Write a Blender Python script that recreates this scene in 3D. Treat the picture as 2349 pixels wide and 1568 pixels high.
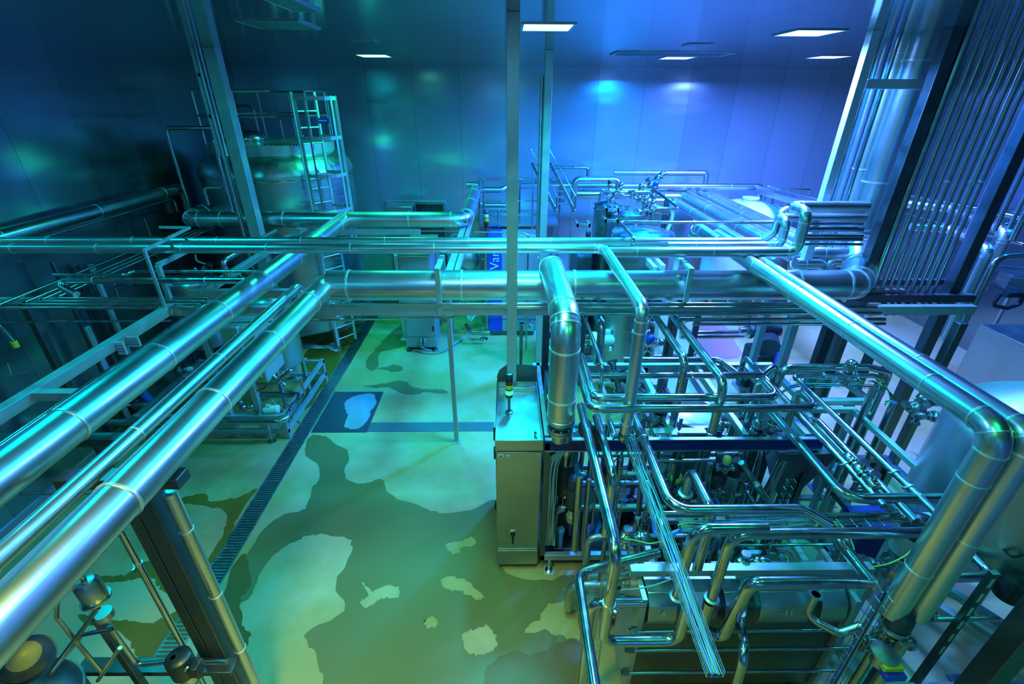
import bpy, math, random
from math import sin, cos, pi, radians, sqrt, atan2
from mathutils import Vector, Matrix

random.seed(7)
for _o in list(bpy.data.objects):
    bpy.data.objects.remove(_o, do_unlink=True)
SC = bpy.context.scene
COL = SC.collection

# ------------------------------------------------------------------ camera
FOC, CX, CY = 1073.0, 1174.5, 784.0          # in pixels of the 2349 x 1568 frame
CAM = Vector((0.0, 0.0, 5.2))
TH, PSI, RHO = radians(27.43), math.atan(0.0140), radians(0.25)
F_ = Vector((sin(PSI) * cos(TH), cos(PSI) * cos(TH), -sin(TH)))
R0 = Vector((cos(PSI), -sin(PSI), 0))
U0 = R0.cross(F_)
R_ = R0 * cos(RHO) + U0 * sin(RHO)
U_ = U0 * cos(RHO) - R0 * sin(RHO)
cd = bpy.data.cameras.new('camera')
cam = bpy.data.objects.new('camera', cd)
COL.objects.link(cam)
cam.matrix_world = Matrix(((R_.x, U_.x, -F_.x, CAM.x), (R_.y, U_.y, -F_.y, CAM.y),
                           (R_.z, U_.z, -F_.z, CAM.z), (0, 0, 0, 1)))
cd.sensor_fit = 'HORIZONTAL'
cd.sensor_width = 36.0
cd.lens = 36.0 * FOC / 2349.0
cd.clip_start, cd.clip_end = 0.05, 100
SC.camera = cam

# ------------------------------------------------------------------ world, exposure
W = bpy.data.worlds.new('world')
SC.world = W
W.use_nodes = True
W.node_tree.nodes['Background'].inputs[0].default_value = (0.02, 0.25, 0.5, 1)
W.node_tree.nodes['Background'].inputs[1].default_value = 0.01
SC.view_settings.view_transform = 'Standard'
SC.view_settings.look = 'None'
SC.view_settings.gamma = 1.0
SC.view_settings.use_curve_mapping = False
SC.view_settings.exposure = 0.1
SC.cycles.max_bounces = 6
SC.cycles.glossy_bounces = 4
SC.cycles.diffuse_bounces = 3
SC.cycles.sample_clamp_indirect = 6.0
SC.cycles.use_denoising = True

# room sizes
CEIL, WB, WL, WR, WF = 5.88, 13.2, -6.65, 10.8, -1.6

# ------------------------------------------------------------------ pixel -> place
def ray(u, v):
    return F_ + R_ * ((u - CX) / FOC) - U_ * ((v - CY) / FOC)
def pz(u, v, z):
    d = ray(u, v); return CAM + d * ((z - CAM.z) / d.z)
def py(u, v, y):
    d = ray(u, v); return CAM + d * ((y - CAM.y) / d.y)
def px(u, v, x):
    d = ray(u, v); return CAM + d * ((x - CAM.x) / d.x)
def proj(p):
    q = Vector(p) - CAM
    w = q.dot(F_)
    return CX + FOC * q.dot(R_) / w, CY - FOC * q.dot(U_) / w
def slide(p, ax, u=None, v=None):
    """move p along an axis until it stands in column u or row v of the view"""
    q = p - CAM
    d = Vector(ax)
    if u is not None:
        k = (u - CX) / FOC; n = R_
    else:
        k = -(v - CY) / FOC; n = U_
    s = (k * q.dot(F_) - q.dot(n)) / (d.dot(n) - k * d.dot(F_))
    return p + d * s
def path(start, *moves):
    k = start[0]
    p = {'z': pz, 'y': py, 'x': px}[k](*start[1:]) if k in 'xyz' else Vector(start[1:])
    out = [p]
    for m in moves:
        k = m[0]
        if k == 'X': p = slide(p, (1, 0, 0), u=m[1])
        elif k == 'Y': p = slide(p, (0, 1, 0), v=m[1])
        elif k == 'YU': p = slide(p, (0, 1, 0), u=m[1])
        elif k == 'Z': p = slide(p, (0, 0, 1), v=m[1])
        elif k == 'x': p = Vector((m[1], p.y, p.z))
        elif k == 'y': p = Vector((p.x, m[1], p.z))
        elif k == 'z': p = Vector((p.x, p.y, m[1]))
        elif k == 'd': p = p + Vector(m[1:])
        elif k == 'Pz': p = pz(*m[1:])
        elif k == 'Py': p = py(*m[1:])
        elif k == 'A': p = Vector(m[1:])
        out.append(p)
    return out

# ------------------------------------------------------------------ materials
MATS = {}
def nt(name):
    m = bpy.data.materials.new(name); m.use_nodes = True
    t = m.node_tree
    return m, t, t.nodes['Principled BSDF']
def mat(name, col, rough=0.5, metal=0.0, noise=0.0, nscale=6.0, stretch=None, bump=0.0, spec=None, emit=None, estr=0, coat=0):
    if name in MATS: return MATS[name]
    m, t, b = nt(name)
    b.inputs['Base Color'].default_value = (*col, 1)
    b.inputs['Metallic'].default_value = metal
    b.inputs['Roughness'].default_value = rough
    if spec is not None: b.inputs['Specular IOR Level'].default_value = spec
    if coat: b.inputs['Coat Weight'].default_value = coat
    if emit:
        b.inputs['Emission Color'].default_value = (*emit, 1)
        b.inputs['Emission Strength'].default_value = estr
    if noise or bump:
        tc = t.nodes.new('ShaderNodeTexCoord')
        mp = t.nodes.new('ShaderNodeMapping')
        t.links.new(tc.outputs['Object'], mp.inputs[0])
        if stretch: mp.inputs['Scale'].default_value = stretch
        n = t.nodes.new('ShaderNodeTexNoise')
        n.inputs['Scale'].default_value = nscale
        n.inputs['Detail'].default_value = 4
        t.links.new(mp.outputs[0], n.inputs['Vector'])
        if noise:
            r = t.nodes.new('ShaderNodeMapRange')
            r.inputs['From Min'].default_value = 0.3; r.inputs['From Max'].default_value = 0.7
            r.inputs['To Min'].default_value = max(0.02, rough - noise)
            r.inputs['To Max'].default_value = rough + noise
            t.links.new(n.outputs[0], r.inputs[0])
            t.links.new(r.outputs[0], b.inputs['Roughness'])
            mx = t.nodes.new('ShaderNodeMix'); mx.data_type = 'RGBA'
            mx.inputs['A'].default_value = (*[c * 0.82 for c in col], 1)
            mx.inputs['B'].default_value = (*[min(1, c * 1.12) for c in col], 1)
            t.links.new(n.outputs[0], mx.inputs['Factor'])
            t.links.new(mx.outputs['Result'], b.inputs['Base Color'])
        if bump:
            bn = t.nodes.new('ShaderNodeBump')
            bn.inputs['Strength'].default_value = bump
            bn.inputs['Distance'].default_value = 0.004
            t.links.new(n.outputs[0], bn.inputs['Height'])
            t.links.new(bn.outputs[0], b.inputs['Normal'])
    MATS[name] = m
    return m
STEEL = mat('polished_steel_tube', (0.5, 0.51, 0.5), 0.2, 1, noise=0.05, nscale=9)
CLAD = mat('sheet_metal_cladding', (0.64, 0.65, 0.65), 0.31, 1, noise=0.03, nscale=2.5)
BAND = mat('bright_joint_band', (0.88, 0.88, 0.88), 0.3, 0.85)
SATIN = mat('satin_steel', (0.5, 0.51, 0.5), 0.38, 1, noise=0.08, nscale=14)
BRUSH = mat('brushed_sheet_steel', (0.42, 0.44, 0.42), 0.36, 1, noise=0.08, nscale=3, stretch=(1, 1, 14))
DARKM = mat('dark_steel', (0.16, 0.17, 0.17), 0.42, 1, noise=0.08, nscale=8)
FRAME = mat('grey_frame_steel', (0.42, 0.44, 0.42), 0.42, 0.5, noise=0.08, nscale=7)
NAVY = mat('navy_blue_paint', (0.006, 0.012, 0.14), 0.4, 0)
BLACK = mat('black_plastic', (0.012, 0.013, 0.014), 0.35, 0)
CHAR = mat('charcoal_paint', (0.035, 0.04, 0.045), 0.4, 0)
WHITE = mat('white_paint', (0.75, 0.77, 0.76), 0.4, 0)
PALE = mat('pale_enamel', (0.68, 0.7, 0.7), 0.3, 0.5)
YELL = mat('yellow_plastic', (0.85, 0.62, 0.03), 0.4, 0)
RED = mat('red_plastic', (0.5, 0.02, 0.02), 0.35, 0)
BLUEP = mat('blue_paint', (0.01, 0.05, 0.45), 0.35, 0)
GLASSY = mat('smoked_lens', (0.05, 0.06, 0.06), 0.08, 0)
CABG = mat('grey_green_cable', (0.3, 0.42, 0.34), 0.5, 0)
CABY = mat('yellow_green_cable', (0.55, 0.7, 0.08), 0.5, 0)
CABB = mat('blue_cable', (0.02, 0.05, 0.6), 0.45, 0)
CABC = mat('light_blue_hose', (0.05, 0.4, 0.85), 0.4, 0)
CABK = mat('black_cable', (0.015, 0.015, 0.015), 0.5, 0)

# ------------------------------------------------------------------ mesh builder
def frame_of(t, up=None):
    t = t.normalized()
    a = Vector((0, 0, 1)) if abs(t.z) < 0.9 else Vector((1, 0, 0))
    if up is not None: a = up
    n = (a - t * a.dot(t)).normalized()
    return n, t.cross(n)
class MB:
    def __init__(s): s.v = []; s.f = []
    def add(s, vs, fs):
        k = len(s.v); s.v += [tuple(p) for p in vs]; s.f += [tuple(i + k for i in f) for f in fs]
        return s
    def box(s, a, b):
        x0, y0, z0 = a; x1, y1, z1 = b
        return s.add([(x0, y0, z0), (x1, y0, z0), (x1, y1, z0), (x0, y1, z0), (x0, y0, z1), (x1, y0, z1), (x1, y1, z1), (x0, y1, z1)],
                     [(3, 2, 1, 0), (4, 5, 6, 7), (0, 1, 5, 4), (1, 2, 6, 5), (2, 3, 7, 6), (3, 0, 4, 7)])
    def cbox(s, c, sz):
        return s.box([c[i] - sz[i] / 2 for i in range(3)], [c[i] + sz[i] / 2 for i in range(3)])
    def bar(s, p, q, w, h=None, up=None):
        """box section from p to q, w across, h along `up`"""
        p, q = Vector(p), Vector(q); h = h or w
        n, m = frame_of(q - p, up)
        a, b = m * (w / 2), n * (h / 2)
        vs = [p - a - b, p + a - b, p + a + b, p - a + b, q - a - b, q + a - b, q + a + b, q - a + b]
        return s.add(vs, [(0, 1, 2, 3), (7, 6, 5, 4), (0, 4, 5, 1), (1, 5, 6, 2), (2, 6, 7, 3), (3, 7, 4, 0)])
    def cyl(s, p, q, r, r2=None, seg=20, caps=True):
        p, q = Vector(p), Vector(q); r2 = r if r2 is None else r2
        n, m = frame_of(q - p)
        vs = []
        for c, rr in ((p, r), (q, r2)):
            for i in range(seg):
                a = 2 * pi * i / seg
                vs.append(c + (n * cos(a) + m * sin(a)) * rr)
        fs = [(i, (i + 1) % seg, seg + (i + 1) % seg, seg + i) for i in range(seg)]
        if caps: fs += [tuple(range(seg - 1, -1, -1)), tuple(range(seg, 2 * seg))]
        return s.add(vs, fs)
    def lathe(s, prof, c=(0, 0, 0), axis=(0, 0, 1), seg=32, up=None):
        """prof: list of (radius, height along axis)"""
        c = Vector(c); ax = Vector(axis).normalized(); n, m = frame_of(ax, up)
        vs, fs = [], []
        for r, h in prof:
            for i in range(seg):
                a = 2 * pi * i / seg
                vs.append(c + ax * h + (n * cos(a) + m * sin(a)) * max(r, 1e-5))
        for j in range(len(prof) - 1):
            for i in range(seg):
                i2 = (i + 1) % seg
                fs.append((j * seg + i, j * seg + i2, (j + 1) * seg + i2, (j + 1) * seg + i))
        fs.append(tuple(range(seg - 1, -1, -1)))
        k = (len(prof) - 1) * seg
        fs.append(tuple(range(k, k + seg)))
        return s.add(vs, fs)
    def sphere(s, c, r, seg=16, sz=1.0):
        n = 8
        return s.lathe([(r * sin(pi * i / n), -r * sz * cos(pi * i / n)) for i in range(n + 1)], c, seg=seg)
    def tube(s, pts, r, seg=14, closed=False):
        """sweep a circle along the smooth polyline pts"""
        pts = [Vector(p) for p in pts]
        if len(pts) < 2: return s
        t0 = (pts[1] - pts[0]).normalized()
        n, m = frame_of(t0)
        vs, fs = [], []
        prev = t0
        N = len(pts)
        for k, p in enumerate(pts):
            if k == 0: t = t0
            elif k == N - 1: t = (pts[-1] - pts[-2]).normalized()
            else:
                a = (pts[k] - pts[k - 1]).normalized(); b = (pts[k + 1] - pts[k]).normalized()
                t = (a + b)
                t = t.normalized() if t.length > 1e-6 else a
            q = prev.rotation_difference(t)
            n = q @ n; n = (n - t * n.dot(t)).normalized(); m = t.cross(n); prev = t
            for i in range(seg):
                a = 2 * pi * i / seg
                vs.append(p + (n * cos(a) + m * sin(a)) * r)
        for k in range(N - 1):
            for i in range(seg):
                i2 = (i + 1) % seg
                fs.append((k * seg + i, k * seg + i2, (k + 1) * seg + i2, (k + 1) * seg + i))
        fs.append(tuple(range(seg - 1, -1, -1)))
        fs.append(tuple(range((N - 1) * seg, N * seg)))
        return s.add(vs, fs)
    def build(s, name, m, parent=None, bevel=0, smooth=True, ang=38):
        me = bpy.data.meshes.new(name)
        me.from_pydata(s.v, [], s.f)
        me.materials.append(m)
        if smooth:
            me.polygons.foreach_set('use_smooth', [True] * len(me.polygons))
            me.set_sharp_from_angle(angle=radians(ang))
        me.update()
        o = bpy.data.objects.new(name, me)
        COL.objects.link(o)
        if parent: o.parent = parent
        if bevel:
            b = o.modifiers.new('bevel', 'BEVEL'); b.width = bevel; b.segments = 2; b.limit_method = 'ANGLE'
            b.harden_normals = False
        return o

def tag(o, label, cat, group=None, kind=None):
    if label: o['label'] = label
    if cat: o['category'] = cat
    if group: o['group'] = group
    if kind: o['kind'] = kind
    return o
def thing(name, label, cat, loc=(0, 0, 0), group=None, rz=0):
    o = bpy.data.objects.new(name, None)
    COL.objects.link(o)
    o.empty_display_size = 0.1
    o.location = loc
    o.rotation_euler.z = rz
    bpy.context.view_layer.update() if False else None
    o.matrix_basis = Matrix.Translation(Vector(loc)) @ Matrix.Rotation(rz, 4, 'Z')
    return tag(o, label, cat, group)
def recenter(root):
    """children were built in world space: keep them there under the empty's place"""
    inv = root.matrix_basis.inverted()
    for c in root.children:
        c.matrix_parent_inverse = inv
    return root
def copy_tree(o, parent=None):
    c = o.copy(); COL.objects.link(c)
    if parent: c.parent = parent
    for ch in o.children: copy_tree(ch, c)
    return c
def struct(o):
    o['kind'] = 'structure'; return o

def fillet(pts, R, n=7):
    """round the corners of a polyline with arcs of radius R"""
    pts = [Vector(p) for p in pts]
    out = [pts[0]]
    for i in range(1, len(pts) - 1):
        a, b, c = pts[i - 1], pts[i], pts[i + 1]
        d1, d2 = (a - b), (c - b)
        l1, l2 = d1.length, d2.length
        if l1 < 1e-5 or l2 < 1e-5: continue
        d1 /= l1; d2 /= l2
        ang = d1.angle(d2)
        if ang > pi - 0.03: out.append(b); continue
        t = R / math.tan(ang / 2)
        t = min(t, l1 * (0.48 if i > 1 else 0.95), l2 * (0.48 if i < len(pts) - 2 else 0.95))
        r = t * math.tan(ang / 2)
        ctr = b + (d1 + d2).normalized() * (r / sin(ang / 2))
        p0 = b + d1 * t - ctr; p1 = b + d2 * t - ctr
        tot = p0.angle(p1)
        for k in range(n + 1):
            f = k / n
            out.append(ctr + (p0 * sin((1 - f) * tot) + p1 * sin(f * tot)) / sin(tot))
    out.append(pts[-1])
    return out

def ring(mb, c, t, r, w, over=0.006, seg=20):
    t = Vector(t).normalized()
    mb.lathe([(r, -w / 2), (r + over, -w / 2), (r + over * 1.2, 0), (r + over, w / 2), (r, w / 2)], c, t, seg)

def seams(pts, spacing, off=0.0):
    """places and directions of joints along a polyline"""
    res = []; d = off if off else spacing * 0.5
    for a, b in zip(pts[:-1], pts[1:]):
        L = (b - a).length
        while d < L:
            res.append((a + (b - a) * (d / L), (b - a).normalized())); d += spacing
        d -= L
    return res

def pipe(name, label, pts, r, mat_=None, bend=2.2, cat='pipe', group=None, bands=0, boff=0, elbow_bands=False, seg=None, flange=None, clamps=None, n=7):
    """a run of tube with rounded bends; clad pipes carry joint bands, others clamps"""
    mat_ = mat_ or STEEL
    pts = [Vector(p) for p in pts]
    fp = fillet(pts, bend * r, n)
    seg = seg or (28 if r > 0.1 else 20 if r > 0.04 else 12 if r > 0.015 else 8)
    if not (bands or elbow_bands or flange or clamps):
        mb = MB().tube([p - pts[0] for p in fp], r, seg)
        o = mb.build(name, mat_)
        o.location = pts[0]
        return tag(o, label, cat, group)
    root = thing(name, label, cat, pts[0], group)
    O = pts[0]
    MB().tube([p - O for p in fp], r, seg).build('tube', mat_, root)
    places = []
    if bands:
        for p, t in seams(fp, bands, boff):
            places.append((p, t))
    if elbow_bands:
        for i in range(1, len(pts) - 1):
            d1 = (pts[i - 1] - pts[i]); d2 = (pts[i + 1] - pts[i])
            ang = d1.angle(d2)
            t = min(bend * r / math.tan(ang / 2), d1.length * 0.48, d2.length * 0.48)
            places.append((pts[i] + d1.normalized() * t * 1.15, d1)); places.append((pts[i] + d2.normalized() * t * 1.15, d2))
            # the middle of the bend
            rr = t * math.tan(ang / 2)
            dd = (d1.normalized() + d2.normalized()).normalized()
            c = pts[i] + dd * (rr / sin(ang / 2)); places.append((c - dd * rr, d1.normalized() - d2.normalized()))
    for p, t in places[:60]:
        mb = MB(); ring(mb, p - O, t, r, max(0.012, r * 0.13), max(0.003, r * 0.045), seg)
        mb.build('joint_band', BAND, root)
    for f in (flange or []):          # (index of end, radius factor)
        i, k = f
        a, b = (pts[0], pts[1]) if i == 0 else (pts[-1], pts[-2])
        t = (b - a).normalized()
        mb = MB(); mb.lathe([(r, 0), (r * k, 0), (r * k, r * 0.28), (r * k * 0.9, r * 0.36), (r * 1.02, r * 0.5)], a - O, t, seg)
        fl = mb.build('flange', SATIN, root)
    for d in (clamps or []):          # fraction of the run
        L = sum((b - a).length for a, b in zip(fp[:-1], fp[1:])) * d
        for a, b in zip(fp[:-1], fp[1:]):
            l = (b - a).length
            if L <= l:
                p = a + (b - a) * (L / l); t = (b - a).normalized()
                mb = MB(); ring(mb, p - O, t, r, 0.022, 0.008, seg)
                n_, m_ = frame_of(t)
                mb.bar(p - O + m_ * (r + 0.004), p - O + m_ * (r + 0.034), 0.014, 0.02)
                mb.build('pipe_clamp', SATIN, root)
                break
            L -= l
    return root
# ------------------------------------------------------------------ ceiling panels of the room and added fill lamps
# recessed square ceiling panels; green gels over the left, blue over the right
PANEL = []
def ceiling_light(x, y, col, watt, label, group='recessed ceiling light panels', s=0.5, est=14):
    t = thing('ceiling_light', label, 'ceiling light', (x, y, CEIL), group)
    h = s / 2
    mb = MB()
    for a, b in (((-h - .03, -h - .03, -.012), (h + .03, -h, 0)), ((-h - .03, h, -.012), (h + .03, h + .03, 0)),
                 ((-h - .03, -h, -.012), (-h, h, 0)), ((h, -h, -.012), (h + .03, h, 0))):
        mb.box(a, b)
    mb.build('frame', SATIN, t)
    em = mat('lit_diffuser_%d_%d_%d' % tuple(int(c * 100) for c in col), (0.8, 0.8, 0.8), 0.5, emit=tuple(min(1, c + 0.12) for c in col), estr=est)
    MB().box((-h, -h, -.006), (h, h, 0)).build('diffuser', em, t)
    ld = bpy.data.lights.new('panel_or_fill_light', 'AREA')
    ld.shape = 'SQUARE'; ld.size = s * 0.95; ld.color = col; ld.energy = watt
    lo = bpy.data.objects.new('panel_or_fill_light', ld); COL.objects.link(lo)
    lo.location = (x, y, CEIL - 0.02)
    ld.spread = radians((172 if x > 0 else 150) if y > 8 else 150)
    PANEL.append(lo)
    return t
CYA = (0.0, 0.55, 0.72)
BLU = (0.0, 0.19, 1.0)
VIO = (0.08, 0.18, 1.0)
TEA = (0.0, 0.80, 0.36)
p = pz(1255, 61, CEIL);  ceiling_light(p.x, p.y, CYA, 400, 'bright cyan-white ceiling panel just right of the tall centre post')
p = pz(1855, 74, CEIL);  ceiling_light(p.x, p.y, (0.07, 0.27, 1.0), 620, 'bright blue-white ceiling panel nearest the right pipe risers, the larger one')
p = pz(1900, 130, CEIL); ceiling_light(p.x, p.y, VIO, 1350, 'small blue-white ceiling panel deep at the right end of the back wall')
p = pz(1552, 132, CEIL); ceiling_light(p.x, p.y, BLU, 1500, 'small blue-white ceiling panel behind the long slotted ceiling grille')
p = pz(858, 127, CEIL);  ceiling_light(p.x, p.y, TEA, 130, 'greenish white ceiling panel left of the tall centre post')
# added fill lamps without any fixture, tinting floor, pipes and tank
for x, y, c, w, sp in ((-5.0, 4.6, (0.0, 0.5, 0.6), 110, 180), (-3.4, 0.2, (0.0, 0.5, 0.7), 40, 180), (-0.7, 2.2, (0.1, 0.42, 1.0), 85, 180),
                       (-1.6, 0.9, (0.55, 0.66, 0.01), 85, 85), (0.2, 3.4, (0.08, 0.8, 0.45), 45, 105), (0.7, 0.5, (0.1, 0.85, 0.4), 30, 180), (2.6, 1.0, (0.0, 0.9, 0.3), 18, 180),
                       (5.0, 3.3, (0.0, 0.75, 0.7), 60, 62), (9.0, 7.0, (0.0, 0.25, 1.0), 170, 140), (6.0, 8.2, (0.16, 0.22, 1.0), 190, 130)):
    ld = bpy.data.lights.new('panel_or_fill_light', 'AREA'); ld.shape = 'SQUARE'; ld.size = 0.5; ld.color = c; ld.energy = w; ld.spread = radians(sp)
    lo = bpy.data.objects.new('panel_or_fill_light', ld); COL.objects.link(lo); lo.location = (x, y, CEIL - 0.02)

# ------------------------------------------------------------------ room shell
def panel_mat(name, col, rough, metal, wx, ang_axis=0, bump=0.3, wavy=0.4):
    m, t, b = nt(name)
    tc = t.nodes.new('ShaderNodeTexCoord'); sx = t.nodes.new('ShaderNodeSeparateXYZ')
    t.links.new(tc.outputs['Object'], sx.inputs[0])
    d = t.nodes.new('ShaderNodeMath'); d.operation = 'DIVIDE'; d.inputs[1].default_value = wx
    t.links.new(sx.outputs[ang_axis], d.inputs[0])
    fr = t.nodes.new('ShaderNodeMath'); fr.operation = 'FRACT'; t.links.new(d.outputs[0], fr.inputs[0])
    pp = t.nodes.new('ShaderNodeMath'); pp.operation = 'PINGPONG'; pp.inputs[1].default_value = 0.5
    t.links.new(fr.outputs[0], pp.inputs[0])
    lt = t.nodes.new('ShaderNodeMath'); lt.operation = 'LESS_THAN'; lt.inputs[1].default_value = 0.004
    t.links.new(pp.outputs[0], lt.inputs[0])
    fl = t.nodes.new('ShaderNodeMath'); fl.operation = 'FLOOR'; t.links.new(d.outputs[0], fl.inputs[0])
    wn = t.nodes.new('ShaderNodeTexWhiteNoise'); wn.noise_dimensions = '1D'; t.links.new(fl.outputs[0], wn.inputs['W'])
    mr = t.nodes.new('ShaderNodeMapRange'); mr.inputs['To Min'].default_value = 0.88; mr.inputs['To Max'].default_value = 1.08
    t.links.new(wn.outputs[0], mr.inputs[0])
    mul = t.nodes.new('ShaderNodeVectorMath'); mul.operation = 'SCALE'
    mul.inputs[0].default_value = col
    t.links.new(mr.outputs[0], mul.inputs['Scale'])
    mx = t.nodes.new('ShaderNodeMix'); mx.data_type = 'RGBA'
    t.links.new(lt.outputs[0], mx.inputs['Factor']); t.links.new(mul.outputs[0], mx.inputs['A'])
    mx.inputs['B'].default_value = (*[c * 0.45 for c in col], 1)
    t.links.new(mx.outputs['Result'], b.inputs['Base Color'])
    b.inputs['Metallic'].default_value = metal; b.inputs['Roughness'].default_value = rough
    n = t.nodes.new('ShaderNodeTexNoise'); n.inputs['Scale'].default_value = 0.8; n.inputs['Detail'].default_value = 1
    mp = t.nodes.new('ShaderNodeMapping'); mp.inputs['Scale'].default_value = (1, 1, 2.6)
    t.links.new(tc.outputs['Object'], mp.inputs[0]); t.links.new(mp.outputs[0], n.inputs['Vector'])
    bn = t.nodes.new('ShaderNodeBump'); bn.inputs['Strength'].default_value = wavy; bn.inputs['Distance'].default_value = 0.025
    t.links.new(n.outputs[0], bn.inputs['Height']); t.links.new(bn.outputs[0], b.inputs['Normal'])
    return m
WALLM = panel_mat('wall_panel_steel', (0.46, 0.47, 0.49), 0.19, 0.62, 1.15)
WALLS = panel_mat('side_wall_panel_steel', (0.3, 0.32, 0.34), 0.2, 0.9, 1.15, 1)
CEILM = panel_mat('ceiling_panel_steel', (0.36, 0.38, 0.4), 0.12, 0.85, 2.4, 0, wavy=0.1)

def floor_mat():
    m, t, b = nt('epoxy_floor')
    tc = t.nodes.new('ShaderNodeTexCoord')
    n = t.nodes.new('ShaderNodeTexNoise'); n.inputs['Scale'].default_value = 0.55; n.inputs['Detail'].default_value = 6; n.inputs['Roughness'].default_value = 0.6
    t.links.new(tc.outputs['Object'], n.inputs['Vector'])
    cr = t.nodes.new('ShaderNodeValToRGB')
    cr.color_ramp.elements[0].position = 0.42; cr.color_ramp.elements[0].color = (0.38, 0.27, 0.08, 1)
    cr.color_ramp.elements[1].position = 0.58; cr.color_ramp.elements[1].color = (0.49, 0.37, 0.17, 1)
    t.links.new(n.outputs[0], cr.inputs[0])
    t.links.new(cr.outputs[0], b.inputs['Base Color'])
    b.inputs['Roughness'].default_value = 0.55
    g = t.nodes.new('ShaderNodeTexNoise'); g.inputs['Scale'].default_value = 160; g.inputs['Detail'].default_value = 2
    t.links.new(tc.outputs['Object'], g.inputs['Vector'])
    bn = t.nodes.new('ShaderNodeBump'); bn.inputs['Strength'].default_value = 0.25; bn.inputs['Distance'].default_value = 0.003
    t.links.new(g.outputs[0], bn.inputs['Height']); t.links.new(bn.outputs[0], b.inputs['Normal'])
    return m
FLOORM = floor_mat()
T = 0.12
struct(MB().box((WL - T, WF - T, -0.2), (WR + T, WB + T, 0)).build('floor', FLOORM, smooth=False))
struct(MB().box((WL - T, WF - T, CEIL), (WR + T, WB + T, CEIL + T)).build('ceiling', CEILM, smooth=False))
# back wall with the wide doorway opening
_a, _b = py(893, 468, WB), py(1016, 468, WB)
dl, dr, dz = _a.x, _b.x, _a.z
mb = MB().box((WL - T, WB, 0), (dl, WB + T, CEIL)).box((dr, WB, 0), (WR + T, WB + T, CEIL)).box((dl, WB, dz), (dr, WB + T, CEIL))
struct(mb.build('wall_back', WALLM, smooth=False))
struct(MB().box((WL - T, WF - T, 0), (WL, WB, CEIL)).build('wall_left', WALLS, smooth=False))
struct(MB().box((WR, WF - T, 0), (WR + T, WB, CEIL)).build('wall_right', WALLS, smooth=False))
struct(MB().box((WL, WF - T, 0), (WR, WF, CEIL)).build('wall_front', WALLM, smooth=False))
mb = MB().box((dl - .09, WB - .05, 0), (dl, WB + T, dz + .09)).box((dr, WB - .05, 0), (dr + .09, WB + T, dz + .09)).box((dl, WB - .05, dz), (dr, WB + T, dz + .09))
struct(mb.build('trim_1', SATIN, bevel=0.006))
struct(MB().box((dl, WB + .07, 0), (dr, WB + .11, dz)).build('door_1', DARKM, smooth=False))
struct(MB().box((WL, WB - .02, 0), (dl - .09, WB, .14)).box((dr + .09, WB - .02, 0), (WR, WB, .14)).build('baseboard_back', SATIN, smooth=False))
struct(MB().box((WL, WF, 0), (WL + .02, WB - .02, .14)).build('baseboard_left', SATIN, smooth=False))

# slotted grille in the ceiling, the small vents and the unlit hatch
a = pz(1400, 124, CEIL); b = pz(1685, 120, CEIL)
t = thing('ceiling_grille', 'long slotted air grille in the ceiling above the back wall', 'ceiling grille', ((a.x + b.x) / 2, (a.y + b.y) / 2, CEIL))
L = (b.x - a.x) / 2
MB().box((-L, -.3, -.02), (L, -.26, 0)).box((-L, .26, -.02), (L, .3, 0)).box((-L, -.26, -.02), (-L + .04, .26, 0)).box((L - .04, -.26, -.02), (L, .26, 0)).build('frame', SATIN, t)
mb = MB()
for i in range(8): mb.box((-L + .04, -.24 + i * .065, -.016), (L - .04, -.215 + i * .065, -.002))
mb.build('slats', DARKM, t)
for (u0, u1, v, w, lab) in ((575, 705, 55, .6, 'dark unlit ceiling hatch left of the centre post'), (815, 860, 93, .25, 'small dark ceiling vent in front of the green-lit panel'),
                        (1575, 1625, 102, .3, 'small ceiling vent behind the cyan panel, above the slotted grille'), (640, 700, 8, .6, 'ceiling hatch at the top edge left of centre')):
    a = pz(u0, v, CEIL); b = pz(u1, v, CEIL)
    t = thing('ceiling_hatch', lab, 'ceiling hatch', ((a.x + b.x) / 2, a.y, CEIL)); h = (b.x - a.x) / 2
    MB().box((-h, -w / 2, -.01), (h, w / 2, 0)).build('cover', DARKM, t)
    MB().box((-h - .02, -w / 2 - .02, -.014), (h + .02, -w / 2, 0)).box((-h - .02, w / 2, -.014), (h + .02, w / 2 + .02, 0)).box((-h - .02, -w / 2, -.014), (-h, w / 2, 0)).box((h, -w / 2, -.014), (h + .02, w / 2, 0)).build('rim', SATIN, t)
# ------------------------------------------------------------------ main pipe rack
# insulated trunk lines
ZT = 3.2
trunk = pz(752, 654, ZT)
TY = trunk.y
pr = path(('a', trunk.x, TY, ZT), ('X', 1972))
riser = pr[-1]
pipe('insulated_trunk_pipe', 'thickest horizontal clad pipe crossing the middle, turning up at the right', path(('a', trunk.x + .02, TY, ZT), ('X', 1965), ('A', 4.72, 5.95, ZT + .03), ('A', 4.85, 6.32, ZT + .3), ('z', CEIL)), .18, CLAD, 1.5, 'pipe', None, 1.35, .25, True)
pipe('insulated_pipe', 'thick clad pipe at lower left running from the trunk pipe elbow toward the viewer', path(('a', trunk.x + .05, TY, ZT), ('x', trunk.x - .02), ('y', -.6)), .125, CLAD, 1.6, 'pipe', None, .95, .6, True)
p0 = pz(706, 646, 3.25)
pipe('insulated_pipe', 'slimmer clad pipe hugging the left side of the lower left thick pipe', path(('a', -2.44, TY - .1, 3.05), ('z', 3.235), ('y', -.6)), .055, CLAD, 2, 'pipe', None, 1.0, .9)
pA = pz(790, 503, 3.2)
pipe('insulated_pipe', 'thick bright blue clad pipe running from the far T-joint to the left edge', path(('a', pA.x, pA.y, 3.2), ('y', -.6)), .135, CLAD, 2, 'pipe', None, .95, .5)
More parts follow.
